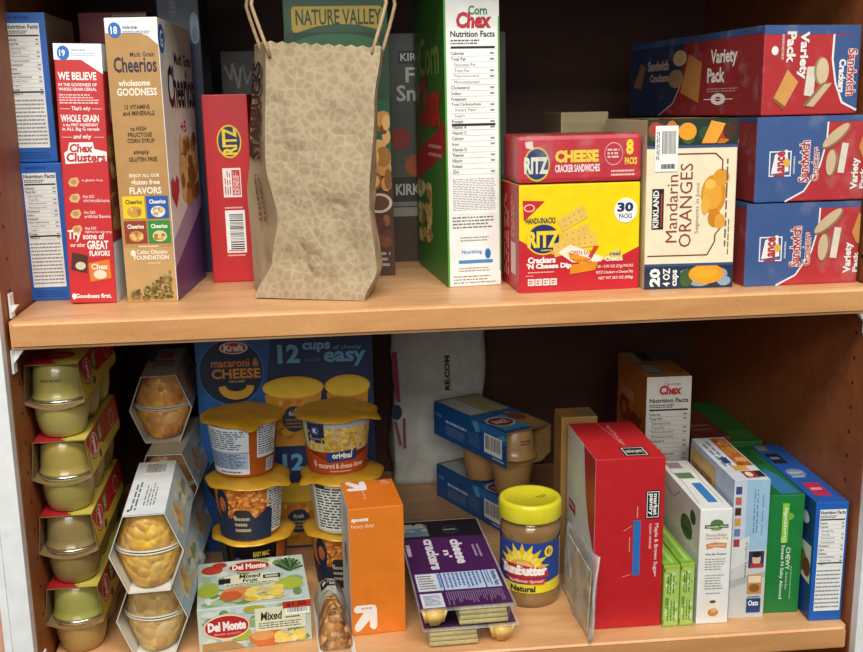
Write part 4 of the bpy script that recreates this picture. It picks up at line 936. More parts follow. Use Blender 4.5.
# mixed fruit sleeve at the front
b = Box('fruit_cup_sleeve', 'mixed fruit cup sleeve with red oval logos and a red price sticker', 'fruit cup box', -.1605, .0336, 0, 6, .124, .118, .051, 'E6E9DF', sides={'top': 'BFC9BE', 'front': 'C6CDB8'})
def fruity(P, seed, x0=0, y0=0, x1=1, y1=1):
    P.rect(x0, y0, x1, y1, 'B9C8C6'); P.blobs(x0, y0, x1, y1, 60, ['C8D4D0', '8AA878', 'A4BC90', 'D4DCCC', '6E8E58'], seed, .07, .07)
P = b.face('top'); fruity(P, 3, .03, .02, .97, .98)
P.ell(.13, .8, .1, .1, 'C0442C'); P.ell(.2, .9, .07, .06, 'B83A28'); P.ell(.1, .35, .1, .14, 'A8B83E'); P.ell(.83, .35, .13, .13, 'A8B83E'); P.ell(.37, .25, .16, .13, 'D88A4A'); P.ell(.3, .2, .1, .1, 'C8602C'); P.blobs(.42, .04, .78, .35, 30, ['E8D06A', 'F0E09A', 'E0B848'], 4, .05, .05)
for k in range(9):
    a = .3 + k * .28; P.line([(.85, .62), (.85 + .14*math.cos(a), .62 + .3*math.sin(a))], .03, ['3E5A34', '5A7A44', '2E4630'][k % 3])
P.build('fruit_picture', b.root, 'fruit picture on the top')
P = b.face('top'); P.lift += .0012; P.ell(.48, .8, .2, .13, 'E4D8B0'); P.ell(.48, .8, .19, .115, 'B8252B'); P.text('Del Monte', .32, .74, .64, .87, 'F2E8E0', bold=.05); P.build('top_logo', b.root, 'red oval logo')
P = b.face('top'); P.lift += .0012; P.rect(.24, .4, .74, .62, 'DCDCBC'); P.text('Mixed', .38, .54, .58, .63, '2A2A20', bold=.03, shear=.1); P.text('Fruit', .41, .45, .55, .53, '2A2A20', bold=.03, shear=.1); P.lines(.26, .41, .72, .44, 1, '6A6A50', .6, 3); P.rect(.19, .46, .3, .57, '24241E'); P.rect(.6, .5, .76, .58, '24241E'); P.rect(.62, .52, .74, .56, 'B9C4C8'); P.build('name_panel', b.root, 'pale name panel')
P = b.face('front'); fruity(P, 8, .03, .03, .985, .97); P.poly([(.03, .03), (.4, .03), (.3, .22), (.03, .2)], 'B08A54'); P.ell(.6, .2, .16, .2, 'D0703A'); P.ell(.56, .26, .1, .12, 'D89A5A'); P.blobs(.66, .04, .95, .32, 24, ['E8D06A', 'F0E09A', 'E0B848'], 4, .04, .08); P.ell(.38, .35, .08, .16, 'A8B43E'); P.ell(.5, .9, .1, .09, 'A8A844'); P.build('front_picture', b.root, 'fruit picture on the front')
P = b.face('front'); P.lift += .0011; P.ell(.25, .55, .2, .3, 'E4D8B0'); P.ell(.14, .55, .09, .22, 'E4D8B0'); P.ell(.36, .55, .09, .22, 'E4D8B0'); P.ell(.25, .55, .185, .26, 'B8252B'); P.ell(.14, .55, .08, .19, 'B8252B'); P.ell(.36, .55, .08, .19, 'B8252B'); P.text('Del Monte', .085, .46, .42, .68, 'F4EEE8', bold=.06); P.text('BRAND QUALITY', .14, .36, .37, .41, 'E8B8A8', bold=.01); P.build('logo', b.root, 'red quality logo')
P = b.face('front'); P.lift += .0011; P.rect(.5, .36, .95, .9, 'DEDDBE'); P.text('Mixed', .55, .6, .74, .8, '2A2A20', bold=.03, shear=.1); P.lines(.53, .4, .93, .56, 3, '5A5A44', .45, 3); P.lines(.77, .6, .93, .66, 1, '3A3A30', .6, 6); P.build('name_panel', b.root, 'cream name panel')
P = b.face('front'); P.lift += .0016; P.bars(.77, .68, .985, .93, 4); P.rect(.75, .84, 1, 1, 'B83228'); P.text('$1.50', .78, .865, .96, .975, '5E1612', bold=.04); P.build('price_sticker', b.root, 'red price sticker with bars')

# clear pouch lying between the fruit sleeve and the orange box
def pouch():
    t = thing('snack_pouch', 'pouch of brown dried pieces lying between the fruit sleeve and the orange box', 'snack pouch', (-.0105, .033, .0002), math.radians(4))
    L, W = .125, .036
    def shape(u, v):    # u across 0..1, v front to back 0..1
        sx = math.sin(PI * u); h = .034 * (sx ** .6) * min(1, (v * 7) ** .7 if v < .14 else 1) * (1 - .45 * max(0, v - .45))
        h *= 1 + .14 * noise.noise(Vector((u * 5, v * 9, 1)))
        return Vector(((u - .5) * W * (1 + .06 * math.sin(v * 9)), v * L - .012, max(.0008, h)))
    bm = bmesh.new(); NU, NV = 20, 44
    G = [[bm.verts.new(shape(i / NU, j / NV)) for i in range(NU + 1)] for j in range(NV + 1)]
    for j in range(NV):
        for i in range(NU):
            f = bm.faces.new((G[j][i], G[j][i+1], G[j+1][i+1], G[j+1][i])); f.material_index = 0 if j > NV * .5 else 1
    Bt = [[bm.verts.new((v.co.x, v.co.y, 0)) for v in (row[0], row[-1])] for row in G]
    for j in range(NV): bm.faces.new((Bt[j][0], Bt[j+1][0], Bt[j+1][1], Bt[j][1]))
    link('pouch_film', bm, [mat('B9AFA0', .35, var=.15), chunky('dried_pieces', ['7A4A22', 'A8703A', 'C8935A', 'B88048', '5A3418'], 110, 1, .45, .2, .008)], t, True)
    for s_, nm in ((-1, 'side_seal'), (1, 'side_seal')):
        bm = bmesh.new(); add_box(bm, s_*W/2 - .0025, s_*W/2 + .0025, -.022, L - .02, 0, .0012, .0004); link(nm, bm, mat('DAD8D2', .35), t)
    P = Pr(lambda u, v, l: shape(.2 + .6*u, .62 + .34*v) + Vector((0, 0, .0012 + l)), 8); P.rect(.05, .45, .95, .98, '1C1814'); P.text('BITE', .15, .55, .85, .85, 'DDDAD2', bold=.04); P.rect(.1, .02, .85, .42, 'CFCBC2'); P.build('name_label', t, 'black name label')
pouch()

# orange spoons box
b = Box('spoon_box', 'bright orange heavy duty spoons box with white arrows, before the right cup stack', 'box', .0078, .0483, 0, 5.1, .062, .085, .153, 'DD7A22', sides={'left': 'DADADA', 'top': 'DC7420'})
def arrow(P, x0, y0, x1, y1, m, flip=False):
    X = lambda a: x0 + a * (x1 - x0)
    Y = lambda c: y0 + (1 - c if flip else c) * (y1 - y0)
    asp = (x1 - x0) / (y1 - y0)
    P.poly([(X(.78), Y(1)), (X(.1), Y(1)), (X(.0), Y(.9)), (X(.0), Y(.8)), (X(.1), Y(.72)), (X(.42), Y(.72)), (X(.03), Y(.27)), (X(.0), Y(.12)), (X(.1), Y(.0)), (X(.24), Y(.03)), (X(.68), Y(.42)), (X(.68), Y(.15)), (X(.8), Y(.04)), (X(.93), Y(.06)), (X(1), Y(.17)), (X(1), Y(.82)), (X(.93), Y(.97))][::(-1 if flip else 1)], m)
P = b.face('front'); arrow(P, .05, .03, .47, .24, 'EFE9E2'); P.lift += .0002; P.text('up & up', .18, .205, .38, .225, 'C86A20', bold=.02); P.ell(.5, .035, .01, .004, 'EFE9E2'); P.build('arrow_logo', b.root, 'white arrow')
P = b.face('front'); P.text('spoons', .05, .89, .36, .922, 'F4EEE6', bold=.05); P.text('heavy duty', .05, .84, .46, .88, 'F4DCC8', bold=0); P.build('lettering', b.root, 'white lettering')
P = b.face('top'); arrow(P, .08, .62, .46, .98, 'EFE9E2', True); P.text('up & up', .33, .3, .4, .6, 'F0DCC8', rot=-90, bold=0); P.lines(.75, .8, .92, .96, 3, 'F0C8A0', .4, 2); P.build('top_print', b.root)
P = b.face('left'); P.rect(.3, .1, .8, .9, 'C8CCD0'); P.ell(.55, .55, .15, .09, '8A3A28'); P.rect(.52, .2, .58, .55, 'B8BCC0'); P.build('side_picture', b.root)

# cheese and cracker trays
def tray(label, x, y, z, yaw, flip, printed):
    t = thing('cracker_tray', label, 'snack tray', (x, y, z + .0003), math.radians(yaw), 0, 'cheese and cracker trays with purple film')
    W, L, H = .108, .245, .0255
    bm = bmesh.new(); add_box(bm, -W/2, W/2, 0, L, H - .0014, H, .0006, 1); link('rim', bm, CLEARP, t, False, 'clear plastic rim')
    sx = -1 if flip else 1
    for k in range(2):                               # two helpings, one behind the other
        yb = .0045 + k * .118
        cx = sx * .0185
        bm = bmesh.new()
        for q in range(4): add_box(bm, cx - .0275 + .0006*(q % 2), cx + .0275 - .0008*(q % 3), yb + .004, yb + .058, .0018 + q*.0056, .0018 + q*.0056 + .0049, .0016, 2)
        link('crackers', bm, mat('CDBE82', .7, var=.12, scale=220), t, False, 'stack of pale square crackers')
        bm = bmesh.new()
        lo = [bm.verts.new((cx + a, yb + c, .0006)) for a, c in ((-.027, .003), (.027, .003), (.027, .06), (-.027, .06))]
        hi = [bm.verts.new((cx + a, yb + c, H - .0015)) for a, c in ((-.0315, .0), (.0315, .0), (.0315, .064), (-.0315, .064))]
        bm.faces.new(lo[::-1])
        for i in range(4): bm.faces.new((lo[i], lo[(i+1) % 4], hi[(i+1) % 4], hi[i]))
        bmesh.ops.bevel(bm, geom=bm.edges[:], offset=.002, segments=2, affect='EDGES')
        link('cracker_well', bm, CLEARP, t, True, 'clear moulded well')
        bm = bmesh.new(); c2 = -sx * .036
        lo = [bm.verts.new((c2 + a, yb + c, .0008)) for a, c in ((-.0095, .004), (.0095, .004), (.0095, .05), (-.0095, .05))]
        hi = [bm.verts.new((c2 + a, yb + c, H - .0016)) for a, c in ((-.0155, .0), (.0155, .0), (.0155, .056), (-.0155, .056))]
        bm.faces.new(lo[::-1]); bm.faces.new(hi)
        for i in range(4): bm.faces.new((lo[i], lo[(i+1) % 4], hi[(i+1) % 4], hi[i]))
        bmesh.ops.recalc_face_normals(bm, faces=bm.faces[:])
        bmesh.ops.bevel(bm, geom=bm.edges[:], offset=.0045, segments=4, affect='EDGES', clamp_overlap=True)
        link('cheese_well', bm, mat('F2C870', .4, coat=.2), t, True, 'pale orange cheese')
    x0, x1, y0, y1 = -W/2 + .002, W/2 - .003, .006, L - .004
    bm = bmesh.new(); add_box(bm, x0, x1, y0, y1, H, H + .0004); link('film_lid', bm, mat('4A1F55', .28), t, False, 'printed purple film')
    P = Pr(lambda u, v, l: (x0 + (x1 - x0)*u, y0 + (y1 - y0)*v, H + .0004 + l))
    if printed:
        P.rect(0, .78, 1, 1, '1A141C'); P.rect(.0, .8, .34, .95, '5E7888'); P.blobs(.0, .86, .34, .97, 14, ['7A8A80', 'B8A070', '94A4A8'], 3, .05, .02); P.ell(.62, .87, .1, .055, '3A3A44'); P.ell(.62, .87, .085, .045, '1A141C'); P.lines(.54, .855, .7, .885, 1, '8A8A94', .6, 3); P.build('black_panel', t, 'black printed end')
        P = Pr(lambda u, v, l: (x0 + (x1 - x0)*u, y0 + (y1 - y0)*v, H + .0004 + l))
        wv = 'DDD6DE'
        P.text('cheese', .56, .44, .70, .74, wv, rot=-90, bold=.05); P.text("n'", .44, .52, .53, .61, wv, rot=-90, bold=.04); P.text('crackers', .24, .39, .38, .76, wv, rot=-90, bold=.05); P.lines(.79, .5, .9, .66, 2, 'A890B0', .5, 3, -90); P.lines(.0, .55, .08, .7, 1, 'D8D0D8', .6, 4, -90); P.build('lettering', t, 'white lettering')
        P = Pr(lambda u, v, l: (x0 + (x1 - x0)*u, y0 + (y1 - y0)*v, H + .0004 + l))
        P.rect(.03, .165, .96, .35, 'B9CCE4'); P.rect(.04, .17, .26, .345, 'D8DCE0'); P.lift += .0001; P.lines(.05, .18, .24, .335, 6, '4A4E60', .45, 5); P.rect(.31, .165, .325, .35, '24408A'); P.rect(.78, .165, .795, .35, '24408A'); P.lines(.34, .175, .76, .34, 9, '4A68A8', .5, 6, -90, .12); P.lines(.27, .18, .31, .34, 1, '4A68A8', .6, 7, -90); P.lines(.81, .175, .87, .34, 2, '4A68A8', .5, 8, -90); P.text('Nutrition Facts', .89, .18, .945, .335, '24305A', rot=-90, bold=.03); P.build('nutrition_panel', t, 'pale blue facts panel')
        P = Pr(lambda u, v, l: (x0 + (x1 - x0)*u, y0 + (y1 - y0)*v, H + .0004 + l))
        P.rect(.03, .0, .27, .14, 'D4DAE4'); P.lift += .0001; P.lines(.06, .02, .24, .12, 9, '7A88A8', .5, 3, 0, 1, 0); P.lines(.31, .01, .94, .145, 26, '9A84A8', .4, 4, -90, .1, .55); P.build('barcode', t, 'white patch with bars')
    else:
        P.rect(.1, .02, .5, .1, '2A1430'); P.build('film_print', t)
    return t
tray('lower cheese and cracker tray, crackers to the left, resting on the shelf', .1385, .004, 0, 1.5, True, False)
tray('upper cheese and cracker tray with printed purple film, lying on the other tray', .1345, -.002, .0268, 2, False, True)

# seed butter jar
def jar():
    t = thing('seed_butter_jar', 'jar of brown seed butter with a yellow screw lid and blue sunflower label', 'jar', (.2262, .121, .0003)); t.scale = (1, 1, .955)
    bm = bmesh.new(); lathe(bm, [(0, 0), (.0305, 0), (.0345, .002), (.0362, .007), (.0362, .012), (.0352, .016), (.0352, .09), (.0362, .094), (.0358, .101), (.033, .107), (.0315, .109), (.0315, .118), (0, .118)], 64)
    link('jar_body', bm, mat('8A6A42', .16, var=.1, scale=30, coat=.7), t, True)
    bm = bmesh.new()
    def wob(r, z, a): return (r + (.0006 if r > .0365 and .113 < z < .131 and int(round(a / (2*PI) * 160)) % 2 else 0), z)
    lathe(bm, [(.0335, .1115), (.0368, .1115), (.0374, .1125), (.0374, .1135), (.0374, .130), (.0368, .1335), (.035, .1352), (.032, .1352), (.0312, .1344), (0, .1344)], 160, wob=wob)
    lid = link('screw_lid', bm, mat('D9D02A', .38, coat=.2), t, True, 'ribbed yellow lid')
    P = Pr(lambda u, v, l: ((u - .5)*.06, (v - .5)*.06, .1345 + l)); P.lines(.55, .3, .8, .42, 2, '4A4A18', .4, 3, 0, .3, .1); ob = P.build('date_stamp', lid); ob.rotation_euler = (0, 0, .5)
    R = lambda z: .0354
    C_ = lambda lift=0: Pr(cyl(R, .066, .021, 4.2, -.3), 40, .0003 + lift)
    P = C_(); P.rect(0, 0, 1, 1, '1E4192'); P.poly([(0, .0), (1, .0), (1, .2), (.75, .22), (.6, .18), (.4, .17), (.22, .22), (0, .3)], 'E3D22C'); P.rect(.835, .0, 1, 1, 'D8DADC'); P.lift += .0001; P.lines(.85, .1, .99, .95, 16, '4A5060', .5, 3, 0, .3); P.build('label', t, 'blue and yellow label')
    P = C_(.0004)
    for k in range(9):
        a = PI * (.03 + .94 * k / 8); r1, r2 = .095, .225
        cx, cy = .465, .5; asp = 4.2 * .0354 / .066
        w_ = .19
        pt = lambda r, aa: (cx + r * math.cos(aa), cy + r * math.sin(aa) * asp)
        P.poly([pt(r1 * .6, a), pt(r2 * .62, a - w_), pt(r2, a), pt(r2 * .62, a + w_)], 'E8CC2E' if k % 2 else 'DDB824')
    for k in range(8):
        a = PI * (.09 + .82 * k / 7); P.poly([pt(.06, a), pt(.11, a - .17), pt(.165, a), pt(.11, a + .17)], 'F0DC58')
    P.ell(.465, .52, .1, .16, 'D8A23C'); P.ell(.465, .5, .085, .13, 'E0B878'); P.build('sunflower', t, 'yellow sunflower')
    P = C_(.0008); P.poly([(.275, .37), (.3, .58), (.46, .57), (.66, .5), (.68, .32), (.5, .3), (.34, .32)], 'B8282E'); P.text('SunButter', .29, .36, .665, .56, 'F4F0EA', bold=.07); P.poly([(.32, .3), (.66, .28), (.64, .17), (.36, .22)], 'C03A34'); P.text('Sunflower Spread', .36, .2, .63, .275, 'F0D8D0', bold=.01); P.text('Natural', .37, .03, .57, .15, '2A2A30', bold=.04); P.ell(.68, .82, .04, .11, 'E3C83A'); P.ell(.68, .82, .022, .06, '8A5A28'); P.build('name_lettering', t, 'white name on a red swash')
jar()

# clear bag standing against the red box
def clear_bag():
    t = thing('plastic_bag', 'flat clear plastic bag with pale contents standing against the red oatmeal box', 'plastic bag', (.2705, .001, .0002))
    L, H = .128, .098
    def wav(v, w_): return .0016 * math.sin(9 * v + 3 * w_) + .0012 * noise.noise(Vector((v * 8, w_ * 8, 2)))
    bm = bmesh.new(); G = []
    for j in range(15):
        row = []
        for i in range(25):
            v, w_ = i / 24, j / 14
            row.append(bm.verts.new((wav(v, w_) + .006 * w_, v * L, w_ * H * (1.05 - .12 * v))))
        G.append(row)
    for j in range(14):
        for i in range(24): bm.faces.new((G[j][i], G[j][i+1], G[j+1][i+1], G[j+1][i]))
    o = link('bag_film', bm, clear('bag_film_clear', .28, 'FCFCF8', .25, .5, 30), t, True, 'clear film')
    m = o.modifiers.new('t', 'SOLIDIFY'); m.thickness = .0035; m.offset = 0
    bm = bmesh.new(); add_box(bm, -.0008, .0008, .012, L - .006, .003, H * .8, .0006); 
    for v in bm.verts: v.co.x += .0045 * v.co.z / H
    link('contents', bm, chunky('pale_contents', ['D0C2A0', 'B4AC98', 'DAD4C4', 'D8C090', 'A8A49A'], 60, .3, .6, .1), t, False, 'pale beige contents')
    bm = bmesh.new(); tube(bm, [(.001 + .006*k/8 + .0012*math.sin(k), -.001, .002 + H*1.03*k/8) for k in range(9)], .0016, 8); link('sealed_edge', bm, clear('bag_edge', .5, 'F4F4F0', .2), t, True, 'pale sealed edge')
clear_bag()

# red oatmeal carton
b = Box('oatmeal_box', 'large red instant oatmeal box with sideways lettering, right of the yellow lidded jar', 'oatmeal box', .2806, .0285, 0, 0, .0795, .132, .204, 'BC2027', sides={'left': 'DDE1DE', 'top': 'C2262C'})
P = b.face('left'); P.poly([(1, .45), (.93, .48), (.8, .58), (.7, .72), (.62, 1), (1, 1)], 'B81F27'); P.rect(.1, .5, .34, .565, 'B0333A'); P.lines(.12, .52, .32, .55, 1, 'E8D0CC', .6, 3); P.line([(.0, .46), (.4, .38), (1, .3)], .003, '9AA0A0', .65); P.line([(.0, .4), (.4, .33), (1, .25)], .003, '9AA0A0', .65); P.build('front_print', b.root, 'red curve and small red patch')
P = b.face('front'); P.rect(.73, .645, .935, .81, '191919'); P.rect(.745, .652, .92, .803, 'E8E6E0'); P.rect(.755, .656, .91, .799, '191919'); P.text('market', .84, .665, .9, .79, 'F2F0EA', rot=-90, bold=.03); P.text('pantry', .765, .665, .835, .79, 'F2F0EA', rot=-90, bold=.03); P.build('brand_block', b.root, 'black block with white lettering')
P = b.face('front'); P.text('Maple & Brown Sugar', .855, .315, .925, .615, 'F0D8D4', rot=-90, bold=.01); P.text('instant oatmeal', .79, .47, .835, .615, 'F0D8D4', rot=-90, bold=0); P.lines(.88, .3, .91, .33, 1, 'F0D8D4', .5, 3, -90)
P.rect(.56, .315, .665, .64, '2A6FB8'); P.lines(.6, .65, .625, .72, 1, 'D8A8A4', .6, 3, -90); P.lines(.5, .45, .52, .54, 1, 'D8A8A4', .6, 4, -90); P.line([(.42, .58), (.54, .61)], .003, 'E0A09A', .39); P.line([(.42, .31), (.53, .32)], .003, 'E0A09A', .39); P.build('lettering', b.root, 'white lettering and blue bar')
P = b.face('top'); P.rect(.45, .05, .8, .27, '191919'); P.rect(.47, .065, .78, .255, 'E8E6E0'); P.rect(.485, .075, .765, .245, '191919'); P.text('market pantry', .5, .1, .75, .22, 'E8E6E0', bold=.01); P.text('Maple & Brown Sugar', .52, .35, .6, .9, 'E0A8A4', rot=-90, bold=0); P.line([(.56, .3), (.44, .95)], .012, 'D86A64', .6); P.build('top_print', b.root)

# lime cartons
for x, w_, lab, h in ((.3612, .0188, 'small lime green box pressed against the red oatmeal box', .0755), (.3806, .0165, 'small lime green box pressed against the white granola box', .0772)):
    b = Box('snack_bar_box', lab, 'box', x, .0245, 0, 0, w_, .13, h, '8DB83A', group='two small lime green boxes', sides={'front': '9CC14E', 'top': '7DB034'})
    P = b.face('front'); P.rect(.06, .03, .94, .93, 'A9CB66'); P.blobs(.1, .05, .9, .9, 26, ['C4D88C', '8CB04A', '79A03C', 'D0DEA8'], 5, .12, .05); P.lines(.16, .55, .7, .88, 3, '4E7A2A', .4, 3, 90, .2); P.lines(.2, .1, .8, .5, 3, '5A8234', .4, 4, 90, .14); P.rect(0, .05, .06, .12, 'B83A30'); P.rect(0, .9, .1, .96, 'C83A30'); P.build('front_print', b.root, 'paler green printed end')
    P = b.face('top'); P.rect(.08, .02, .92, .98, '86B840'); P.rect(.5, .05, .72, .8, 'A9CF6A'); P.lines(.15, .1, .4, .8, 2, '4E7A2A', .4, 5, 90, .2); P.build('top_print', b.root)

# white granola carton
b = Box('granola_box', 'white granola bar box with a green hill logo, right of the lime green boxes', 'granola box', .4012, .0256, 0, -1.5, .0372, .16, .1405, 'E9EAE6')
P = b.face('front'); P.ell(.52, .85, .3, .022, '3E6A3C'); P.ell(.52, .875, .2, .035, '557E48'); P.rect(.15, .835, .88, .865, '3A5E38'); P.text('Cascadian Farm', .19, .84, .84, .86, 'E8E4C8', bold=.02); P.ell(.5, .825, .16, .01, '8AA060'); P.build('logo', b.root, 'green hill logo')
P = b.face('front'); P.text('Peanut Butter', .2, .765, .86, .79, 'C08A50', bold=.01); P.text('Chocolate Chip', .18, .735, .9, .76, 'C08A50', bold=.01); P.poly([(.2, .7), (.5, .715), (.86, .705), (.84, .66), (.5, .672), (.24, .655)], 'D8894A'); P.text('chewy granola bars', .28, .677, .78, .698, 'F6EADA', bold=.01); P.text('Why Eat Organic?', .2, .6, .86, .62, '5E5E58', bold=.03)
P.lines(.2, .47, .86, .58, 5, '9A9A92', .4, 3, 0, .14); P.lines(.22, .3, .84, .44, 6, '9A9A92', .4, 4, 0, .14); P.lines(.26, .26, .8, .28, 1, '9A9A92', .5, 5); P.build('lettering', b.root, 'brown and grey lettering')
P = b.face('front'); P.rect(.28, .06, .76, .22, 'EFE6D4'); P.ell(.52, .1, .17, .035, 'C88A48'); P.ell(.55, .12, .1, .02, 'E0B078'); P.ell(.5, .195, .1, .014, '3E6A3C'); P.build('bar_picture', b.root, 'small bar picture')
P = b.face('left'); P.ell(.72, .72, .13, .1, '4A6A48'); P.rect(.6, .66, .84, .72, '2E4630'); P.ell(.85, .86, .06, .06, '3E5A3A'); P.line([(.1, .9), (.4, .85), (.55, .95)], .01, '9AA8A0', 1.1); P.build('front_print', b.root)
P = b.face('top'); P.rect(.42, .12, .72, .5, '2F7FC2'); P.rect(.15, .6, .7, .72, '5E7E54'); P.rect(.15, .82, .6, .95, 'A88A88'); P.line([(.1, .1), (.2, .5), (.1, .8)], .008, 'B8BCBC', .25); P.line([(.85, .1), (.82, .5), (.9, .8)], .008, 'B8BCBC', .25); P.build('top_print', b.root, 'blue bar and small emblems')

# pale blue oat bar carton
b = Box('oat_bar_box', 'pale blue oat bar box with small square pictures, left of the dark green box', 'oat bar box', .4427, .0342, 0, -1.5, .0415, .15, .1695, 'B9CBDD', sides={'top': 'D3D9E0', 'left': 'AEC3D8'})
P = b.face('front'); P.rect(0, 0, 1, .5, 'C8CAC8'); P.rect(0, .5, .36, 1, 'C4CBD8'); P.rect(.36, .5, 1, 1, '9CC0DA'); P.poly([(0, .36), (.45, .42), (.5, .6), (0, .55)], 'D8DAD8'); P.poly([(0, .28), (1, .34), (1, .3), (0, .22)], 'AEB2B4')
for k, c in enumerate(('3A4A78', 'B8604A', '4A2A22', 'C8963A', '6A7AA8', 'A83A38')): P.rect(.05, .9 - k * .075, .22, .955 - k * .075, c)
P.lines(.55, .62, .72, .95, 2, '5E8AB0', .4, 3, 90, .12); P.lines(.8, .6, .86, .95, 1, '6A94B8', .5, 5, 90, .2); P.build('end_print', b.root, 'pale blue end')
P = b.face('front'); P.lift += .0008; P.rect(.5, .37, .93, .49, '2E3A58'); P.ell(.72, .43, .12, .045, 'D8B8A0'); P.ell(.72, .465, .14, .022, '1E2230'); P.rect(.55, .37, .9, .4, 'A83A38'); P.rect(.5, .18, .9, .32, 'C88A4A'); P.rect(.52, .26, .88, .31, 'E8D8B8'); P.ell(.7, .22, .15, .03, '8E5A2C'); P.rect(.5, .04, .9, .145, '20437C'); P.text('Oats', .55, .09, .84, .13, 'F0F0F0', bold=.03); P.lines(.52, .15, .9, .165, 1, '5A6270', .5, 4); P.text('Open Here', .38, .3, .45, .56, '5A6270', rot=-90, bold=0); P.build('square_pictures', b.root, 'small square pictures')
P = b.face('top'); P.rect(.5, .3, .95, .97, 'A8612E'); P.blobs(.52, .32, .93, .95, 18, ['C07E40', '8E4C20', 'D89A5A'], 4, .1, .06); P.lines(.08, .3, .4, .9, 2, '7A8494', .4, 3, 90, .2); P.rect(.3, .2, .7, .3, 'D8A040'); P.rect(.4, .04, .75, .18, 'A8302E'); P.ell(.55, .11, .1, .05, 'EAD8C8'); P.rect(.75, .05, .95, .18, '262A38'); P.rect(.2, .36, .4, .5, '20437C'); P.build('top_print', b.root, 'orange and navy printed top')
P = b.face('left'); P.rect(.0, .6, .6, .95, 'C8A25A'); P.lines(.05, .68, .55, .88, 2, '8A6A30', .5, 3); P.blobs(.4, .1, .95, .5, 16, ['D8DCE0', '96A8BC', '7E92AC'], 4, .08, .06); P.build('front_print', b.root)

# green chewy bar carton
b = Box('granola_bar_box', 'dark green chewy granola bar box lettered sideways in white, left of the bright blue box', 'granola box', .4872, .041, 0, -2.6, .0425, .17, .1465, '1D7A3A', sides={'top': '1E6A38'})
P = b.face('front'); P.rect(.4, .6, .58, .93, '8CC63E'); P.text('Signature', .43, .63, .55, .9, 'F2F4EA', rot=-90, bold=.01, shear=.2); P.ell(.62, .82, .1, .03, '6FB03A'); P.rect(.4, .6, .54, .65, 'B4D870'); P.text('CHEWY', .56, .37, .68, .56, 'E8F0E2', rot=-90, bold=.01); P.text('Granola Bars', .58, .2, .65, .35, 'C8DCC4', rot=-90, bold=0); P.text('Sweet N Salty Almond', .4, .12, .52, .58, 'E8F0E2', rot=-90, bold=.01); P.lines(.7, .1, .76, .4, 1, '8ABF94', .5, 3, -90); P.build('end_lettering', b.root, 'white and lime lettering')
P = b.face('top'); P.poly([(.35, .02), (.9, .02), (.8, .4), (.6, .5), (.35, .3)], '3476A8'); P.rect(.1, .3, .3, .42, 'C8C8A8'); P.rect(.2, .6, .8, .95, '1A5A30'); P.build('top_print', b.root)

# bright blue carton by the right wall
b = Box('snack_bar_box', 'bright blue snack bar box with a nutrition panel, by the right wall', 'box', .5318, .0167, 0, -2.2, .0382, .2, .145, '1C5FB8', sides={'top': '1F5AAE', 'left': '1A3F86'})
P = b.face('front'); nutri(P, .13, .085, .93, .94, 12, .42); P.build('nutrition_panel', b.root, 'white nutrition panel')
P = b.face('top'); P.rect(.22, .1, .72, .3, 'C02A52'); P.lines(.3, .17, .65, .24, 1, 'E8A8B8', .5, 3); P.ell(.42, .47, .3, .07, '7A8EA8'); P.text('CHEWY', .18, .45, .64, .49, 'C4D2E2', bold=.04); P.lines(.15, .38, .6, .43, 1, 'A8BCD0', .6, 3); P.rect(.1, .64, .55, .82, '1A2438'); P.lines(.15, .7, .5, .77, 1, '8A98B0', .6, 5); P.rect(.05, .87, .4, .97, '8A8274'); P.build('top_print', b.root, 'red patch and pale lettering')
P = b.face('left'); P.poly([(.6, .36), (.98, .3), (.98, .62), (.75, .62)], 'DCE2D8'); P.ell(.85, .45, .08, .1, '6E8E3A'); P.ell(.93, .42, .05, .08, '7A3A30'); P.rect(.75, .66, .95, .86, '12306E'); P.ell(.88, .82, .05, .05, 'D0DCEC'); P.build('front_print', b.root)

# boxes further back
b = Box('cereal_box', 'small orange brown chocolate cereal box with a white nutrition panel, standing at the back', 'cereal box', .4051, .242, 0, -.7, .0608, .14, .236, 'C0742C', sides={'front': 'DAD8D0', 'top': 'A8763C'})
P = b.face('front'); P.text('Chocolate', .4, .95, .75, .965, 'A84A30', bold=.01); P.text('Chex', .28, .895, .78, .95, 'B82A32', bold=.05, shear=.1); P.build('logo', b.root, 'red logo')
P = b.face('front'); nutri(P, .04, .1, .96, .885, 20, .2, paperc='DEDCD4'); P.build('nutrition_panel', b.root, 'nutrition panel')
P = b.face('left'); P.text('Chocolate', .1, .78, .6, .87, 'E0B070', bold=.02); P.text('Chex', .1, .62, .9, .78, '9A2A20', bold=.06); P.rect(0, .35, 1, .55, 'A85A24'); P.build('front_lettering', b.root, 'dark red lettering')
P = b.face('top'); P.rect(.1, .12, .5, .5, '6A7A7C'); P.lines(.15, .18, .45, .45, 3, 'C0C4BE', .5, 3); P.text('Chex', .7, .12, .92, .3, '8E3A20', bold=.03); P.rect(0, .6, 1, .97, '5C6A64'); P.rect(.35, .6, .6, .97, '2A2A24'); P.rect(0, .6, .3, .97, 'A8A494'); P.build('top_print', b.root)
b = Box('cardboard_box', 'plain tan box behind the left end of the red oatmeal box', 'box', .2752, .172, 0, 0, .0457, .04, .2085, 'A07A44')
P = b.face('top'); P.rect(.45, .15, .95, .85, '7A7254'); P.build('top_print', b.root)
b = Box('cardboard_box', 'dark red brown box behind the pale blue oat bar box', 'box', .4745, .245, 0, 0, .05, .12, .1485, '6E3426')
P = b.face('top'); P.lines(.2, .2, .8, .5, 2, '9A6A50', .4, 3); P.build('top_print', b.root)
b = Box('granola_bar_box', 'dark green box behind the bright blue box, in the shade by the right wall', 'granola box', .5265, .262, 0, -1.5, .05, .19, .135, '2B6A2C')
P = b.face('front'); P.rect(.05, .8, .95, .95, '3E7E3A'); P.build('front_print', b.root)
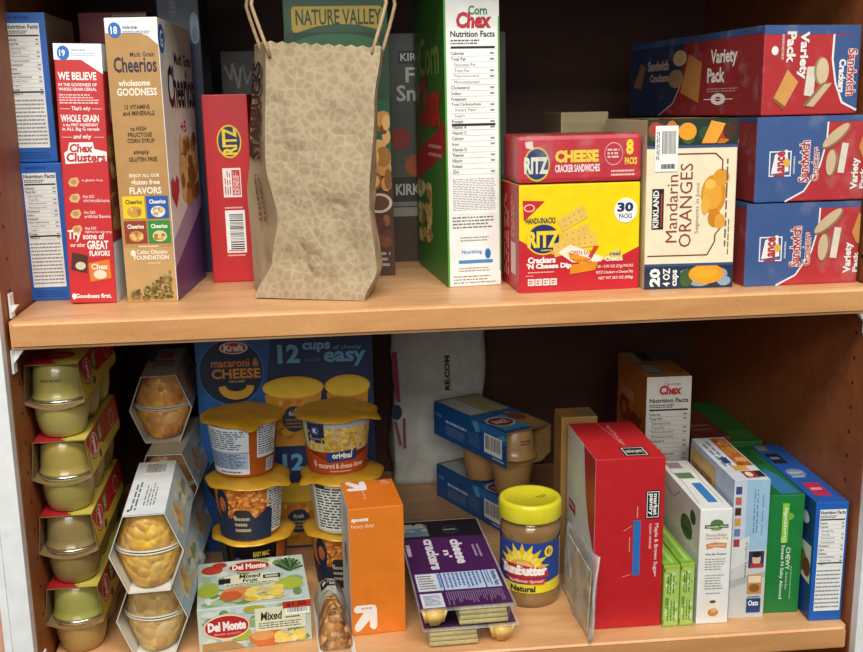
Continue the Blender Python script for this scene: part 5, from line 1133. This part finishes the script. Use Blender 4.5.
P = b.face('top'); P.rect(.3, .05, .9, .25, '357A34'); P.build('top_print', b.root)

# blue snack packs, one on the other
def pudding(label, x, y, z, yaw, d, hang):
    t = thing('pudding_pack', label, 'pudding pack', (x, y, z + .0003), math.radians(yaw), 0, 'blue sleeved pudding cup packs')
    w_, h = .0745, .050
    tan = mat('B08A58', .35, var=.05, coat=.3, sss=.05)
    bm = bmesh.new()
    strip(bm, [(.0, .0), (.0, h), (w_, h), (w_, .010), (w_ * .8, 0), (0, 0)], 0, d, .0008, 0, 1)
    link('card_sleeve', bm, [mat('1F5B9E', .45), mat('A6854F', .7)], t)
    nc = 2
    for k in range(nc):
        cy = .0335 + k * .074
        bm = bmesh.new(); lathe(bm, [(0, .0035), (.0315, .0035), (.0315, .0055), (.029, .007), (.0275, .018), (.025, .042), (.023, .0455), (0, .046)], 40, w_ / 2, cy); c = link('upper_cup', bm, tan, t, True, 'tan pudding cup')
        if k == 0:
            P = Pr(cyl(lambda zz: .029 - zz * .085, .02, .018, 1.6), 10); P.lines(.3, .3, .68, .7, 2, '5E4020', .45, 3, 0, .22, .05); o = P.build('date_stamp', c); o.location = (w_ / 2, cy, 0)
        if hang:
            bm = bmesh.new(); lathe(bm, [(0, -.0505), (.021, -.0505), (.0235, -.049), (.027, -.02), (.0295, -.006), (.0302, -.004), (.0315, -.003), (.0315, -.0006), (0, -.0006)], 40, w_ / 2 - .004, cy); link('lower_cup', bm, tan, t, True, 'tan pudding cup')
    P = Pr(lambda u, v, l: (-l - .0003, d * (1 - u), h * v), lift=.0004)
    P.rect(0, 0, 1, 1, '1E5794'); P.poly([(.5, 1), (.62, .8), (.72, .7), (1, .62), (1, 1)], '2F72AE'); P.poly([(.55, .9), (.6, .65), (.66, .7), (.62, .98)], '5AA0C8'); P.poly([(.85, .72), (.96, .9), (1, .8), (.9, .6)], '5AA0C8'); P.build('side_panel', t, 'blue printed side')
    P = Pr(lambda u, v, l: (-l - .0003, d * (1 - u), h * v), lift=.0008)
    P.lines(.18, .5, .48, .62, 1, 'B8CCE0', .7, 3, 0, .12, .1); P.lines(.18, .15, .46, .45, 5, '7E9CC0', .4, 4); P.lines(.03, .6, .14, .72, 2, '8EACC8', .5, 5); P.lines(.5, .2, .68, .6, 7, '6A8CB4', .4, 6); P.lines(.82, .08, .98, .16, 1, 'C8D8E8', .6, 7); P.build('side_lettering', t)
    P = Pr(lambda u, v, l: (-l - .0003, d * (1 - u), h * v), lift=.0012); P.bars(.72, .2, .95, .75, 5); P.build('barcode', t, 'white patch with bars')
    P = Pr(lambda u, v, l: (w_ * u, d * v, h + .0004 + l), lift=.0004)
    P.rect(0, 0, 1, 1, '2A639F'); P.rect(.04, .5, .96, .98, 'A8A478'); P.rect(.05, .52, .4, .96, 'B8C0BC'); P.poly([(.05, .05), (.6, .05), (.6, .4), (.05, .35)], '4E96C0'); P.ell(.3, .25, .28, .12, 'B9C4C8'); P.ell(.3, .25, .24, .095, '8E2A34'); P.text('SNACK', .14, .21, .46, .29, 'E0D8D4', bold=.04); P.poly([(.6, .0), (.98, .0), (.98, .3), (.75, .45), (.6, .3)], 'A8834C'); P.ell(.75, .3, .16, .1, '8A4A26'); P.build('top_print', t, 'blue and tan printed top')
    return t
pudding('blue sleeved pudding pack underneath, on the shelf behind the jar', .2285, .302, .0, 26, .18, False)
pudding('blue sleeved pudding pack on top with two tan cups hanging below it', .2257, .278, .1058, 26, .185, True)

# white shopping bag at the back
def sack():
    t = thing('shopping_bag', 'white shopping bag with black upright lettering and a red stroke, standing at the back', 'shopping bag', (.16, .545, .0003))
    
    bm = bmesh.new(); rows = []; NZ, N = 36, 72
    hx, hy = .0765, .03
    def ring(f):
        z = .272 * f; out = []
        for i in range(N):
            a = 2*PI*(i + .5)/N; c, s_ = math.cos(a), math.sin(a); e = .34
            k = 1 - .05 * f + .012 * math.sin(9 * f)
            x = hx * k * math.copysign(abs(c) ** e, c); y = hy * (1 - .45 * f) * math.copysign(abs(s_) ** e, s_)
            n = noise.noise(Vector((x * 22, z * 18, y * 40))) * .006 + abs(noise.noise(Vector((x * 45 + 4, z * 30, 1)))) * .004
            q = 1 if 0 < f < 1 else .3
            out.append(Vector((x - n * c * q, y - n * s_ * q * 1.4, z)))
        return out
    for k in range(NZ + 1): rows.append([bm.verts.new(p) for p in ring(k / NZ)])
    for A, B in zip(rows, rows[1:]):
        for i in range(N): bm.faces.new((A[i], A[(i+1) % N], B[(i+1) % N], B[i]))
    bm.faces.new(rows[0][::-1]); bm.faces.new(rows[-1])
    link('bag_body', bm, paper('white_bag_paper', 'BFC0B8', 'C6C7BF', 30, .4, .6, 10), t, True)
    P = Pr(lambda u, v, l: (-hx + 2*hx*u, -hy * (1 - .45 * v) * 1.03 - .0022 - l, .272 * v)); 
    P.text('RE.COM', .56, .555, .615, .76, '26262A', rot=90, bold=.04); P.rect(.63, .54, .635, .565, '26262A'); P.build('lettering', t, 'black upright lettering')
    P = Pr(lambda u, v, l: (-hx + 2*hx*u, -hy * (1 - .45 * v) * 1.03 - .0022 - l, .272 * v)); P.poly([(.03, .79), (.075, .79), (.1, .5), (.065, .5), (.03, .62), (.02, .7)], 'A02840'); P.poly([(.03, .38), (.06, .38), (.11, .24), (.08, .24)], '8E4A50'); P.poly([(.12, .4), (.15, .4), (.15, .22), (.12, .22)], '8E4A50'); P.build('red_stroke', t, 'red stroke')
    P = Pr(lambda u, v, l: (-hx + 2*hx*u, -hy * (1 - .45 * v) * 1.03 - .0022 - l, .272 * v)); P.ell(.06, .437, .055, .045, '1E2A48'); P.build('blue_dot', t, 'navy blot')
sack()

COL.objects.unlink(_tob); bpy.data.objects.remove(_tob); bpy.data.curves.remove(_tcurve)
